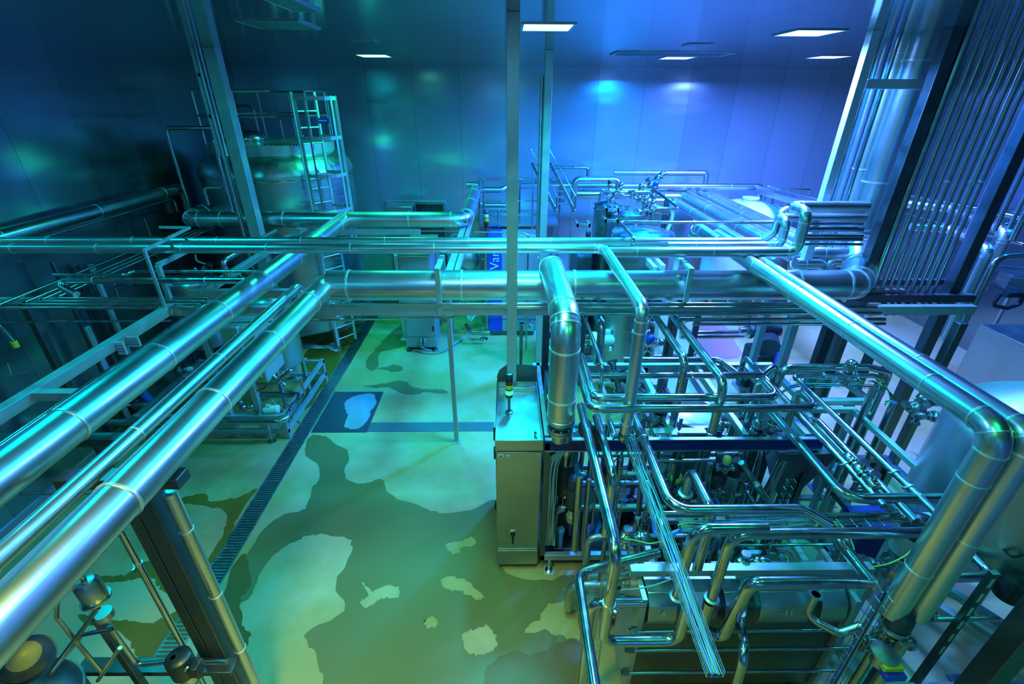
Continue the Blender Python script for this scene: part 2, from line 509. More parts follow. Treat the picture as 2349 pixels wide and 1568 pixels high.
pipe('insulated_pipe', 'clad pipe crossing below the tall tank, turning back at its right end', path(('z', 488, 478, 3.2), ('Pz', 428, 503, 3.2), ('X', 1068), ('YU', 1091)), .145, CLAD, 1.6, 'pipe', None, 1.15, .4, True)
# twin lines above the trunk
ZD = 3.6
e0 = pz(1384, 573, ZD)
pipe('insulated_pipe', 'front one of the twin clad pipes crossing above the trunk pipe', path(('z', -28, 569.5, ZD), ('X', 1386), ('Y', 706), ('Z', 990)), .058, CLAD, 1.8, 'pipe', None, 1.0, .3, True)
pipe('insulated_pipe', 'rear one of the twin clad pipes crossing above the trunk pipe', path(('z', -18, 552.5, ZD), ('X', 1745), ('Pz', 1775, 534, ZD + .12), ('d', .12, .15, .25), ('X', 1980)), .05, CLAD, 1.8, 'pipe', None, 1.05, .7)
pipe('insulated_pipe', 'clad pipe continuing right of the twin pipes, rising in the tallest gooseneck', path(('z', 1392, 578, ZD), ('X', 1826), ('Z', 487), ('Y', 473), ('X', 1990)), .062, CLAD, 1.6, 'pipe', None, .9, .35, True)
pipe('insulated_pipe', 'short clad pipe between the rear and front twin pipes, rising in the middle gooseneck', path(('z', 1530, 563, ZD), ('X', 1790), ('Z', 507), ('Y', 498), ('X', 1985)), .05, CLAD, 1.6, 'pipe', None, .9, .35, True)
pipe('thin_pipe', 'thin bare tube lying along the gap between the twin clad pipes', path(('z', 1060, 561, ZD + .02), ('X', 1520)), .014, STEEL)
# twin diagonals to the right foreground
ZR = 3.5
pipe('insulated_pipe', 'large green-lit clad pipe running diagonally to the right foreground and turning down', path(('z', 1588, 553, ZR - .02), ('d', 0, 0, .01), ('d', 0, 0, .0), ('z', ZR + .0), ) if False else
     path(('a', *(pz(1597, 520, ZR) + Vector((0, 0, -.26)))), ('z', ZR), ('Y', 990), ('Z', 1405)), .081, CLAD, 1.5, 'pipe', None, .82, .5, True)
pipe('insulated_pipe', 'slimmer clad pipe beside the large diagonal one, further right, turning down at the frame edge', path(('a', *(pz(1640, 533, ZR) + Vector((0, 0, -.26)))), ('z', ZR), ('Y', 1000), ('Z', 1412)), .068, CLAD, 1.5, 'pipe', None, .82, .7, True)
# big down pipe in the middle
q = pz(1264, 607, 3.47)
pipe('insulated_down_pipe', 'fat clad pipe bending down beside the steel cabinet onto a bolted flange', path(('a', q.x, TY, 3.2), ('z', 3.47), ('Y', 738), ('Z', 962)), .135, CLAD, 1.7, 'pipe', None, .8, 1.7, True, flange=[(1, 1.05)])
jb = path(('a', q.x, TY, 3.47), ('Y', 738), ('Z', 962))[-1]
t = thing('bolted_flange', 'round bolted flange pair under the fat down pipe', 'flange', jb)
MB().lathe([(.075, -.02), (.08, -.07), (.13, -.075), (.13, -.1), (.12, -.102), (.12, -.108), (.13, -.11), (.13, -.135), (.08, -.14), (.075, -.25)], seg=32).build('flange_body', SATIN, t)
for i in range(8):
    a = 2 * pi * i / 8
    MB().cyl((.105 * cos(a), .105 * sin(a), -.15), (.105 * cos(a), .105 * sin(a), -.06), .011, seg=6).build('bolt', SATIN, t)

# square posts of the rack
def post(pt, zt, zb, w, label, name='steel_post', plates=True, group=None, m=None):
    t = thing(name, label, 'post', (pt.x, pt.y, zb), group)
    h = w / 2
    MB().box((-h, -h, 0), (h, h, zt - zb)).build('shaft', m or FRAME, t, bevel=.006)
    if plates: MB().box((-w, -w, 0), (w, w, .012)).build('base_plate', m or FRAME, t)
    return t
PC = py(1176, 300, TY - .33)
post(PC, CEIL, 0, .12, 'green-lit square steel post from ceiling down behind the steel cabinet', 'ceiling_post')
t = thing('junction_box', 'small bolted joint plate low on the green-lit centre post', 'joint plate', (PC.x, PC.y - .063, 1.95))
MB().box((-.055, -.004, -.05), (.055, .0, .05)).build('plate', SATIN, t)
P2 = pz(1260, 115, CEIL)
post(P2, CEIL, 0, .125, 'blue-lit square steel post standing further back right of the centre post', 'ceiling_post')
pipe('conduit', 'thin tube strapped to the left face of the far blue-lit post', path(('a', P2.x - .1, P2.y, CEIL - .35), ('z', 2.9)), .03, SATIN)
P3 = py(525, 270, 8.45)
post(P3, CEIL, 0, .19, 'leaning-looking square steel post in front of the tall tank', 'ceiling_post')
pipe('conduit', 'slim tube running down beside the post left of the tall tank', path(('a', P3.x - .24, P3.y, CEIL), ('z', 2.0)), .04, SATIN)
t = thing('cable_ladder', 'pale flat trunking up the wall side of the left post', 'trunking', (P3.x - .42, P3.y + .3, 4.3))
MB().box((-.07, -.03, 0), (.07, .03, CEIL - 4.3)).build('channel', PALE, t)
MB().box((-.05, -.03, .6), (.05, .03, .65)).box((-.05, -.03, 1.2), (.05, .03, 1.25)).build('joiner', SATIN, t)

# rack beams
def beam(a, b, w, h, label, name='rack_beam', m=None, group=None, up=None):
    a, b = Vector(a), Vector(b)
    o = MB().bar((0, 0, 0), b - a, w, h, up).build(name, m or FRAME, bevel=.004)
    o.location = a
    return tag(o, label, 'beam', group)
BY = TY - .19
a = pz(385, 706, 2.95)
beam((a.x, BY, 2.955), (riser.x + 1.35, BY, 2.955), .08, .11, 'long front beam of the pipe rack under the thickest pipe')
beam((a.x, BY + .55, 2.955), (riser.x + .9, BY + .55, 2.955), .08, .11, 'long rear beam of the pipe rack hidden behind the thickest pipe')
# cradle posts at the trunk
for u, lab in ((1008, 'upright steel strap cradle around the thickest pipe left of the centre post'), (1572, 'upright steel strap cradle around the thickest pipe right of the fat down pipe')):
    p = py(u, 690, TY - .24)
    t = thing('pipe_cradle', lab, 'pipe support', (p.x, TY, 2.9))
    MB().box((-.03, -.265, 0), (.03, -.235, .56)).build('front_upright', FRAME, t, bevel=.003)
    MB().box((-.03, .235, 0), (.03, .265, .56)).build('rear_upright', FRAME, t, bevel=.003)
    MB().box((-.03, -.265, .56), (.03, .265, .6)).build('top_bar', FRAME, t, bevel=.003)
# thin process tubes between trunk and beam
zz = 3.0
n_lab = ['upper thin bare tube just below the thickest pipe, right half', 'second thin bare tube below the thickest pipe', 'long thin tube on the front of the rack beam, right half', 'thin tube under the rack beam, right half', 'lowest bundled tube under the rack at right', 'lower shadowed tube under the rack behind the others at right']
for i, (v0, v1, u0, u1, r) in enumerate(((697, 3.02, 760, 1985, .016), (704, 3.0, 1180, 1985, .018), (706, 2.93, 1345, 2010, .022), (719, 2.9, 1290, 2020, .024), (733, 2.83, 1560, 2030, .024), (743, 2.8, 1590, 2030, .02))):
    p = py(u0, v0, BY - .09 - .012 * i)
    pipe('process_tube', n_lab[i], path(('a', *p), ('X', u1)), r, STEEL)
p = py(440, 741, BY - .12)
pipe('thin_pipe', 'thin slightly sloping tube crossing below the rack beam at left centre', path(('a', *p), ('Py', 1040, 727, BY - .12)), .014, STEEL)
p = py(0, 736, BY - .2)
pipe('thin_pipe', 'thin tube crossing the far left edge below the parallel left tubes', path(('a', *py(-60, 739, BY + .2)), ('Py', 390, 735, BY + .2)), .014, STEEL)
# leg under rack, thin brown-lit
p = pz(1048, 1012, 0)
post(p, 2.9, 0, .07, 'thin square leg of the pipe rack standing alone on the open floor', 'rack_post')
p = pz(1262, 960, 0)
post(Vector((py(1256, 760, BY + .1).x, BY + .3, 0)), 2.9, 0, .09, 'dark rack leg behind the steel cabinet right of the tall green post', 'rack_post', m=DARKM)

# left foreground support with double post and its clad tube
L0 = py(445, 1354, 2.3)
t = thing('support_trestle', 'dark square double post under the lower left thick pipe', 'support', (L0.x, 2.3, 0))
MB().box((-.06, -.06, 0), (.06, .06, 2.98)).build('post', DARKM, t, bevel=.006)
MB().box((-.17, -.04, 0), (-.09, .04, 2.98)).build('post', DARKM, t, bevel=.004)
MB().box((-.5, -.06, 2.98), (.28, .06, 3.06)).build('cross_beam', DARKM, t, bevel=.004)
pipe('insulated_pipe', 'upright clad tube strapped to the right of the left foreground trestle', path(('a', L0.x + .15, 2.3, 2.9), ('z', .6)), .042, CLAD, group=None, bands=.7, boff=.35)
pipe('thin_pipe', 'slim upright tube left of the left foreground trestle', path(('a', L0.x - .26, 2.26, 2.9), ('z', .3)), .022, STEEL, clamps=[.25, .8])
# ------------------------------------------------------------------ equipment builders
def text_part(s, size, m, parent, loc, rot, depth=0.001):
    c = bpy.data.curves.new('lettering', 'FONT'); c.body = s; c.size = size; c.extrude = depth
    c.align_x = 'CENTER'; c.align_y = 'CENTER'
    tmp = bpy.data.objects.new('lettering_curve', c); COL.objects.link(tmp)
    dg = bpy.context.evaluated_depsgraph_get()
    me = bpy.data.meshes.new_from_object(tmp.evaluated_get(dg))
    bpy.data.objects.remove(tmp)
    me.materials.clear(); me.materials.append(m)
    o = bpy.data.objects.new('lettering', me); COL.objects.link(o)
    o.parent = parent; o.location = loc; o.rotation_euler = rot
    return o

def pump(label, loc, rz=0, s=1.0, mm=None, group=None, name='pump', cat='pump', feet=True, discharge=True):
    """electric motor pump, motor axis along local x, volute at -x end"""
    t = thing(name, label, cat, loc, group, rz)
    mm = mm or WHITE
    prof = [(.0, 0), (.07, 0)]
    for i in range(9):
        x = .02 + i * .02; prof += [(.074, x), (.082, x + .003), (.082, x + .008), (.074, x + .011)]
    prof += [(.07, .215), (.0, .215)]
    sc = lambda pr: [(r * s, h * s) for r, h in pr]
    c = (0, 0, .13 * s)
    MB().lathe(sc(prof), c, (1, 0, 0), 24).build('motor', mm, t)
    MB().lathe(sc([(0, .215), (.086, .215), (.088, .25), (.08, .275), (0, .28)]), c, (1, 0, 0), 24).build('fan_cover', mm, t)
    MB().box((.05 * s, -.035 * s, .205 * s), (.13 * s, .035 * s, .25 * s)).build('terminal_box', mm, t, bevel=.004 * s)
    MB().lathe(sc([(0, -.05), (.05, -.05), (.05, 0), (.03, 0)]), c, (1, 0, 0), 20).lathe(sc([(0, -.13), (.07, -.13), (.1, -.11), (.105, -.07), (.09, -.05), (0, -.05)]), c, (1, 0, 0), 28).build('pump_casing', STEEL, t)
    mb = MB().cyl((-.2 * s, 0, .13 * s), (-.13 * s, 0, .13 * s), .035 * s)
    if discharge: mb.cyl((-.09 * s, .07 * s, .13 * s), (-.09 * s, .07 * s, .3 * s), .026 * s)
    mb.build('ports', STEEL, t)
    if feet:
        for x in (.03, .16):
            MB().box((x * s, -.08 * s, 0), ((x + .03) * s, .08 * s, .055 * s)).build('foot', mm, t, bevel=.003)
    return t

def valve(label, loc, s=1.0, axis=(0, 0, 1), m_act=None, m_cap=None, group=None, length=.2, name='seat_valve', rz=0, ports=True):
    """sanitary valve: round body with clamp ports, actuator cylinder and switch cap along axis"""
    t = thing(name, label, 'valve', loc, group, rz)
    ax = Vector(axis).normalized(); n, m = frame_of(ax)
    pr = lambda P: [(r * s, h * s) for r, h in P]
    mb = MB().lathe(pr([(0, -.06), (.035, -.055), (.05, -.03), (.052, 0), (.05, .03), (.036, .05), (.036, .06), (0, .06)]), (0, 0, 0), ax, 20)
    if ports:
        mb.cyl(-n * .1 * s, n * .1 * s, .024 * s, seg=14)
        ring(mb, n * .1 * s, n, .024 * s, .018 * s, .012 * s, 14); ring(mb, -n * .1 * s, n, .024 * s, .018 * s, .012 * s, 14)
    mb.build('valve_body', STEEL, t)
    MB().lathe(pr([(.036, .06), (.044, .062), (.044, .075), (.03, .08), (.03, .1)]), (0, 0, 0), ax, 20).build('clamp', STEEL, t)
    L = length
    MB().lathe(pr([(.0, .09), (.05, .09), (.055, .1), (.055, L), (.05, L + .01), (0, L + .01)]), (0, 0, 0), ax, 24).build('actuator', m_act or SATIN, t)
    MB().lathe(pr([(.045, L + .01), (.05, L + .02), (.05, L + .06), (.042, L + .085), (.022, L + .1), (0, L + .103)]), (0, 0, 0), ax, 24).build('valve_cap', m_cap or BLACK, t)
    return t

def clamp_ring(label, p, ax, r, s=1.0, group='clamp unions on the skid tubing'):
    """hinged clamp union round a tube"""
    t = thing('clamp_union', label, 'pipe clamp', p, group)
    ax = Vector(ax).normalized(); n, m = frame_of(ax)
    mb = MB(); ring(mb, (0, 0, 0), ax, r, .03, .016, 20); mb.build('ring', SATIN, t)
    MB().bar(n * (r + .012), n * (r + .045), .016, .03, ax).cyl(n * (r + .03) - m * .02, n * (r + .03) + m * .025, .006, seg=8).build('wing_nut', STEEL, t)
    return t

def elec_cabinet(name, label, x0, x1, y0, y1, z0, z1, m=None, cat='cabinet', door=True, plinth=.1, feet=False):
    t = thing(name, label, cat, ((x0 + x1) / 2, (y0 + y1) / 2, z0))
    w, d, h = (x1 - x0) / 2, (y1 - y0) / 2, z1 - z0
    MB().box((-w, -d + .02, plinth), (w, d, h)).build('body', m or BRUSH, t, bevel=.006)
    if plinth: MB().box((-w + .02, -d + .04, 0), (w - .02, d - .02, plinth)).build('plinth', DARKM, t)
    if door:
        dd = MB().box((-w + .012, -d, plinth + .02), (w - .012, -d + .02, h - .02)).build('door', m or BRUSH, t, bevel=.004)
        MB().box((w - .07, -d - .02, h * .5 - .06), (w - .045, -d, h * .5 + .06)).build('handle', BLACK, dd)
    return t

def cable(label, pts, r, m, sub=3, name='cable', cat='cable', group=None):
    """soft run through points (Catmull-Rom)"""
    P = [Vector(p) for p in pts]
    Q = [P[0] * 2 - P[1]] + P + [P[-1] * 2 - P[-2]]
    out = []
    for i in range(1, len(Q) - 2):
        for k in range(sub):
            u = k / sub
            a, b, c, d = Q[i - 1], Q[i], Q[i + 1], Q[i + 2]
            out.append(0.5 * ((2 * b) + (c - a) * u + (2 * a - 5 * b + 4 * c - d) * u * u + (3 * b - a - 3 * c + d) * u ** 3))
    out.append(P[-1])
    o = MB().tube([p - P[0] for p in out], r, 6).build(name, m)
    o.location = P[0]
    return tag(o, label, cat, group)

def wire_tray(label, pts, up=(0, 0, 1), w=.1, h=.055, step=.1, rr=.0028, group=None):
    """wire basket cable tray along a polyline"""
    P = [Vector(p) for p in pts]; O = P[0]
    t = thing('wire_cable_tray', label, 'cable tray', O, group)
    up = Vector(up)
    mb = MB(); rb = MB()
    for a, b in zip(P[:-1], P[1:]):
        d = (b - a).normalized(); u_ = (up - d * up.dot(d)).normalized(); s_ = d.cross(u_)
        for so in (-w / 2, -w / 6, w / 6, w / 2):
            mb.cyl(a - O + s_ * so, b - O + s_ * so, rr, seg=5)
        for so in (-w / 2, w / 2):
            for hh in (h * .5, h): mb.cyl(a - O + s_ * so + u_ * hh, b - O + s_ * so + u_ * hh, rr, seg=5)
        L = (b - a).length; k = int(L / step)
        for i in range(k + 1):
            c = a - O + d * (i * L / max(1, k))
            q = [c + s_ * (w / 2) + u_ * h, c + s_ * (w / 2), c - s_ * (w / 2), c - s_ * (w / 2) + u_ * h]
            for e, f in zip(q[:-1], q[1:]): rb.cyl(e, f, rr * .9, seg=4)
    k0 = len(mb.v); mb.v += rb.v; mb.f += [tuple(i + k0 for i in f) for f in rb.f]
    mb.build('wire_basket', SATIN, t)
    return t

def open_tank(label, c, r, z0, z1, dome=.25, m=None, legs=0, name='tank', group=None, neck=None, seg=48):
    t = thing(name, label, 'tank', (c[0], c[1], z0), group)
    h = z1 - z0
    MB().lathe([(r * .96, 0), (r, .03), (r, h)], seg=seg).build('shell', m or BRUSH, t)
    prof = [(r, h)] + [(r * cos(a) ** .8, h + dome * sin(a)) for a in [pi / 2 * i / 10 for i in range(1, 11)]]
    MB().lathe(prof, seg=seg).build('domed_top', m or SATIN, t)
    mb = MB(); ring(mb, (0, 0, h), (0, 0, 1), r, .03, .012, seg); mb.build('rim_band', SATIN, t)
    if neck: MB().lathe([(neck, h + dome * .85), (neck, h + dome + .05), (neck + .03, h + dome + .055), (neck + .03, h + dome + .085), (0, h + dome + .1)], seg=28).build('neck_cover', m or SATIN, t)
    for i in range(legs):
        a = 2 * pi * i / legs + .5
        MB().cyl((r * .85 * cos(a), r * .85 * sin(a), .02), (r * .85 * cos(a), r * .85 * sin(a), -z0), .04).build('leg', SATIN, t)
    return t

def frame_box(label, x0, x1, y0, y1, z0, z1, w=.05, m=None, name='skid_frame', rails=(0, 1), posts=True, extra_z=(), group=None, feet=False):
    """open rectangular frame of square tubes"""
    t = thing(name, label, 'frame', (x0, y0, z0), group)
    X, Y, Z = x1 - x0, y1 - y0, z1 - z0
    m = m or FRAME
    if posts:
        for x in (0, X):
            for y in (0, Y): MB().cbox((x, y, Z / 2), (w, w, Z)).build('leg', m, t, bevel=.003)
    for z in [Z * r for r in rails] + [e - z0 for e in extra_z]:
        for y in (0, Y): MB().cbox((X / 2, y, z), (X + w, w * .99, w)).build('rail', m, t, bevel=.003)
        for x in (0, X): MB().cbox((x, Y / 2, z), (w * .98, Y - w, w * .98)).build('cross_rail', m, t, bevel=.003)
    if feet:
        for x in (0, X):
            for y in (0, Y): MB().lathe([(.05, 0), (.05, .01), (.015, .02), (.015, .1)], (x, y, -.1)).build('foot', STEEL, t)
    return t

def stack_light(label, loc, pole=.2, s=1.0, order=None):
    t = thing('stack_light', label, 'signal lamp', loc)
    MB().lathe([(.035 * s, 0), (.035 * s, .012 * s), (.012 * s, .02 * s), (.012 * s, pole)]).build('pole', DARKM, t)
    z = pole
    MB().lathe([(.03 * s, z), (.033 * s, z + .01 * s), (.033 * s, z + .03 * s)], seg=24).build('socket', BLACK, t)
    z += .03 * s
    for nm, m in (order or (('green_lens', 'G'), ('yellow_lens', 'Y'), ('red_lens', 'R'))):
        mm = {'G': mat('green_lens_lit', (.05, .7, .25), .25, emit=(.05, 1, .3), estr=1.2), 'Y': mat('amber_lens', (.75, .55, .02), .25),
              'R': mat('dark_red_lens', (.14, .01, .015), .2), 'W': WHITE}[m]
        MB().lathe([(.03 * s, z), (.033 * s, z + .004 * s), (.033 * s, z + .046 * s), (.03 * s, z + .05 * s)], seg=24).build(nm, mm, t)
        z += .05 * s
        MB().lathe([(.034 * s, z), (.034 * s, z + .008 * s)], seg=24).build('ring', BLACK, t)
        z += .008 * s
    MB().lathe([(.034 * s, z), (.034 * s, z + .03 * s), (.028 * s, z + .042 * s), (0, z + .047 * s)], seg=24).build('cap', DARKM, t)
    return t

def flat_shape(name, label, pxs, z, m, cat, holes=(), group=None, thick=.0):
    """a flat outline on the floor, with holes"""
    def loop(q):
        P = [pz(u, v, 0) for u, v in q]
        out = []
        n = len(P)
        for i in range(n):
            a, b, c, d = P[i - 1], P[i], P[(i + 1) % n], P[(i + 2) % n]
            for k in range(5):
                t = k / 5
                w = 0.5 * ((2 * b) + (c - a) * t + (2 * a - 5 * b + 4 * c - d) * t * t + (3 * b - a - 3 * c + d) * t ** 3)
                j = .02
                out.append((w.x + random.uniform(-j, j), w.y + random.uniform(-j, j)))
        return out
    c = bpy.data.curves.new(name, 'CURVE'); c.dimensions = '2D'; c.fill_mode = 'BOTH'; c.extrude = thick
    for q in [pxs] + list(holes):
        L = loop(q); sp = c.splines.new('POLY'); sp.points.add(len(L) - 1)
        for i, (x, y) in enumerate(L): sp.points[i].co = (x, y, 0, 1)
        sp.use_cyclic_u = True
    tmp = bpy.data.objects.new(name + '_curve', c); COL.objects.link(tmp)
    dg = bpy.context.evaluated_depsgraph_get()
    me = bpy.data.meshes.new_from_object(tmp.evaluated_get(dg)); bpy.data.objects.remove(tmp)
    me.materials.clear(); me.materials.append(m)
    o = bpy.data.objects.new(name, me); COL.objects.link(o); o.location.z = z
    return tag(o, label, cat, group)
# ------------------------------------------------------------------ tall tank at the left
TX, TYY = -4.84, 10.62
t = thing('storage_tank', 'tall round steel tank with a railed walkway on top', 'tank', (TX, TYY, 0))
r = 1.48
MB().lathe([(r * .97, .55), (r, .6), (r, 3.8)], seg=64).build('shell', BRUSH, t)
MB().lathe([(r, 3.8), (1.5, 3.84), (1.5, 3.9), (1.46, 4.0), (1.37, 4.12), (1.2, 4.22), (.9, 4.3), (.5, 4.35), (0, 4.37)], seg=64).build('domed_top', SATIN, t)
mb = MB(); ring(mb, (0, 0, 3.79), (0, 0, 1), r, .03, .02, 64); mb.build('rim_seam', STEEL, t)
MB().lathe([(r * .97, .55), (r * .7, .4), (.2, .3)], seg=48).build('cone_bottom', SATIN, t)
for i in range(4):
    a = pi / 4 + i * pi / 2
    MB().cyl((1.3 * cos(a), 1.3 * sin(a), 0), (1.3 * cos(a), 1.3 * sin(a), .62), .07).build('leg', SATIN, t)
mb = MB().lathe([(1.2, 4.2), (1.22, 4.2), (1.22, 4.4), (1.2, 4.4)], seg=12).build('kick_plate', FRAME, t)
for i in range(12):
    a = 2 * pi * i / 12
    if i in (10,): continue
    MB().cyl((1.21 * cos(a), 1.21 * sin(a), 4.3), (1.21 * cos(a), 1.21 * sin(a), 5.32), .017, seg=8).build('railing_post', SATIN, t)
for z, nm in ((5.32, 'top_rail'), (4.9, 'middle_rail')):
    P = [Vector((1.21 * cos(2 * pi * i / 12), 1.21 * sin(2 * pi * i / 12), z)) for i in range(-1, 11)]
    MB().tube(P, .021, 8).build(nm, SATIN, t)
MB().lathe([(.3, 4.33), (.3, 4.46), (.31, 4.47), (.31, 4.5), (.27, 4.57), (.15, 4.62), (0, 4.64)], (-.3, -.35, 0), seg=32).build('manway_lid', STEEL, t)
MB().tube(fillet([(-.45, -.45, 4.6), (-.45, -.45, 4.72), (-.05, -.45, 4.8)], .04), .012, 8).build('lid_handle', STEEL, t)
mb = MB()
for i in range(12): mb.box((.25 + i * .06, -.95, 4.4), (.27 + i * .06, -.35, 4.43))
for i in range(6): mb.box((.25, -.95 + i * .11, 4.4), (.93, -.93 + i * .11, 4.43))
mb.build('grating', SATIN, t)
MB().tube(fillet([(.1, .3, 4.3), (.1, .3, 4.85), (.45, .3, 4.85), (.45, .3, 4.3)], .08), .02, 8).build('vent_tube', STEEL, t)
MB().tube(fillet([(-.5, .5, 4.3), (-.5, .5, 5.05), (-.9, .5, 5.05)], .1), .025, 8).build('vent_tube', STEEL, t)
# ladder with safety cage
lx, ly = 1.2, -1.08
d = Vector((lx, ly, 0)).normalized(); s_ = Vector((-d.y, d.x, 0))
ld = thing('caged_ladder', 'vertical caged ladder on the right front of the tall tank', 'ladder', (TX + d.x * 1.62, TYY + d.y * 1.62, 0))
for k in (-.22, .22):
    MB().bar(s_ * k + Vector((0, 0, .25)), s_ * k + Vector((0, 0, 5.3)), .05, .02, d).build('side_rail', FRAME, ld)
for i in range(18): MB().cyl(-s_ * .21 + Vector((0, 0, .4 + i * .27)), s_ * .21 + Vector((0, 0, .4 + i * .27)), .014, seg=8).build('rung', SATIN, ld)
for z in (2.68, 3.31, 3.94, 4.57, 5.2):
    P = [d * (.36 + .36 * sin(a)) * 1 + s_ * (.36 * cos(a)) * (1 if 0 < a < pi else .75) + Vector((0, 0, z)) for a in [-.9 + (pi + 1.8) * i / 16 for i in range(17)]]
    mb = MB()
    for a, b in zip(P[:-1], P[1:]): mb.bar(a, b, .008, .06, Vector((0, 0, 1)))
    mb.build('cage_hoop', FRAME, ld)
for a in (.0, .6, 1.2, pi / 2 + .45, pi - .6, pi):
    q = d * (.36 + .36 * sin(a)) + s_ * (.36 * cos(a))
    MB().bar(q + Vector((0, 0, 2.65)), q + Vector((0, 0, 5.24)), .05, .006, Vector((-sin(a), cos(a), 0))).build('cage_strap', FRAME, ld)
p = py(741, 277, TYY - 1.6)
t = thing('name_plate', 'small blue sign plate on the ladder cage of the tall tank', 'sign', p)
MB().box((-.1, -.005, -.045), (.1, .005, .045)).build('plate', BLUEP, t)
MB().box((-.07, -.0065, -.004), (.07, -.005, .012)).build('lettering', WHITE, t)

# bent tubes beside the tank and along the left wall
pipe('bent_tube', 'tall inverted-L tube left of the tall tank reaching to its railing', path(('x', 379, 293, -6.3), ('Z', 476)) [::-1] + path(('x', 379, 293, -6.3), ('x', -5.4)) [1:], .035, STEEL, 3)
pipe('bent_tube', 'shorter inverted-L tube just left of the post by the tall tank', path(('x', 488, 316, -5.1), ('Z', 492))[::-1] + path(('x', 488, 316, -5.1), ('d', .25, .3, .05))[1:], .03, STEEL, 3)
pipe('bent_tube', 'small hooked tube beside the leaning-looking post base', path(('y', 478, 470, 8.6), ('Z', 430), ('X', 505)), .028, STEEL, 3)
pipe('wall_pipe', 'clad pipe along the dark left wall rising toward the tall tank', path(('x', -160, 588, -6.47), ('YU', 420), ('Z', 486)), .1, CLAD, 1.5, bands=1.6, boff=.8)
pipe('wall_pipe', 'thin tube under the clad pipe on the dark left wall', path(('x', 40, 562, -6.3), ('YU', 398), ('Z', 486)), .02, STEEL, 4)
for (u, v, d, w, lab) in ((330, 500, 9.2, .05, 'wall bracket post behind the left wall pipe, nearer the tall tank'), (120, 600, 7.0, .06, 'dark square bracket post standing below the left wall pipe')):
    q = px(u, v, -6.42)
    post(q, q.z, 0, w, lab, 'bracket_post', m=DARKM)

# L-shaped tube bundle at far left on the rack
LX = py(392, 704, BY).x
labs = ['outermost of the nested L-bent tubes at far left', 'second of the nested L-bent tubes at far left', 'third of the nested L-bent tubes at far left', 'innermost of the nested L-bent tubes at far left']
for i, (u, v, r) in enumerate(((-20, 706, .02), (45, 698, .018), (86, 691, .016), (124, 684, .016))):
    a = pz(u, v, 3.03)
    pipe('process_tube', labs[i], [Vector((LX + .35, a.y, 3.03)), Vector((a.x, a.y, 3.03)), Vector((a.x, 9.0, 3.03))], r, STEEL, 4)
pipe('process_tube', 'upper thin tube with a kink above the nested L-bent tubes', path(('z', 122, 630, 3.3), ('X', 288), ('Pz', 303, 622, 3.3), ('X', 600)), .018, STEEL)
pipe('process_tube', 'mid-size tube ending at a slanted stub above the nested L-bent tubes', path(('z', 176, 675, 3.18), ('Pz', 112, 643, 3.3), ('X', 560)), .04, STEEL, 1.2, bands=1.3)
pipe('process_tube', 'shiny tube running from the vertical drip leg up behind the twin clad pipes', path(('z', 523, 640, 3.05), ('z', 3.3), ('YU', 632)), .035, STEEL, 2)
t = thing('pipe_cone', 'short vertical pointed tube end left of the thick blue pipe', 'pipe fitting', path(('z', 523, 640, 3.05))[0])
MB().lathe([(.045, .16), (.045, 0), (.01, -.06)], seg=20).build('cone', STEEL, t)
# secondary rack rails at left
a = pz(392, 704, 3.0); 
beam((LX, BY, 2.99), (LX, .2, 2.99), .1, .1, 'long pale side beam of the rack running down the left toward the viewer')
beam((LX + .02, BY + .5, 2.95), (LX + .02, 9.6, 2.95), .08, .1, 'side beam of the rack running back from the front beam toward the tall tank')
q = pz(112, 905, 2.99)
beam((LX, q.y, 2.99), (LX + .42, q.y, 2.99), .08, .08, 'short cross piece joining the left side beam to the thick blue pipe')
beam((-2.05, BY, 2.87), (-2.6, BY, 2.87), .05, .05, 'short bracket under the front beam at the trunk pipe elbow')
beam((-6.5, BY + .35, 2.94), (LX, BY + .35, 2.94), .07, .07, 'thin cross beam carrying the nested L-bent tubes')
beam((-6.5, 8.4, 2.94), (-3.0, 8.4, 2.94), .07, .09, 'dark cross beam below the clad pipe in front of the tall tank', m=DARKM)
beam((-3.2, 8.75, 2.99), (-1.6, 8.75, 2.99), .08, .1, 'green-lit beam below the right part of the far clad pipe')
pipe('conduit', 'conduit lying beside the left side beam nearest the blue pipe', [Vector((LX + .42, BY, 3.03)), Vector((LX + .42, .2, 3.03))], .022, STEEL)
pipe('conduit', 'second conduit between the left side beam and the thick blue pipe', [Vector((LX + .5, BY, 3.03)), Vector((LX + .5, .2, 3.03))], .018, STEEL)
# handrail-like tie frames
def bars(name, label, segs, w, cat='frame', m=None):
    t = thing(name, label, cat, segs[0][0])
    O = segs[0][0]
    for a, b in segs: MB().bar(Vector(a) - O, Vector(b) - O, w, w).build('bar', m or FRAME, t, bevel=.002)
    return t
def px_bars(name, label, z, plist, w, m=None, cat='frame'):
    P = path(*plist)
    return bars(name, label, list(zip(P[:-1], P[1:])), w, cat, m)
px_bars('tie_frame', 'slender blue-lit tie frame over the twin clad pipes at left', 0, (('z', 366, 521, 3.72), ('Pz', 435, 522, 3.72), ('Pz', 331, 574, 3.72), ('z', 2.95)), .03)
px_bars('tie_frame', 'second pale angle frame right of the slender blue-lit one', 0, (('z', 432, 574, 3.45), ('Pz', 362, 608, 3.45), ('z', 2.95)), .05)
for (u, v, y, lab) in ((225, 700, 7.0, 'pair of dark slanting-looking legs under the far left rack'), (34, 650, 5.6, 'grey leg at the left frame edge')):
    q = py(u, v, y); post(q, 2.92, 0, .09, lab, 'rack_post', m=DARKM)
    if u == 225:
        post(Vector((q.x + .16, q.y, 0)), 2.92, 0, .06, 'pale round-looking leg right beside the dark far left rack leg', 'rack_post')
q = py(-3, 760, 4.6)
t = thing('lever_handle', 'bent steel lever at the far left frame edge', 'lever', q)
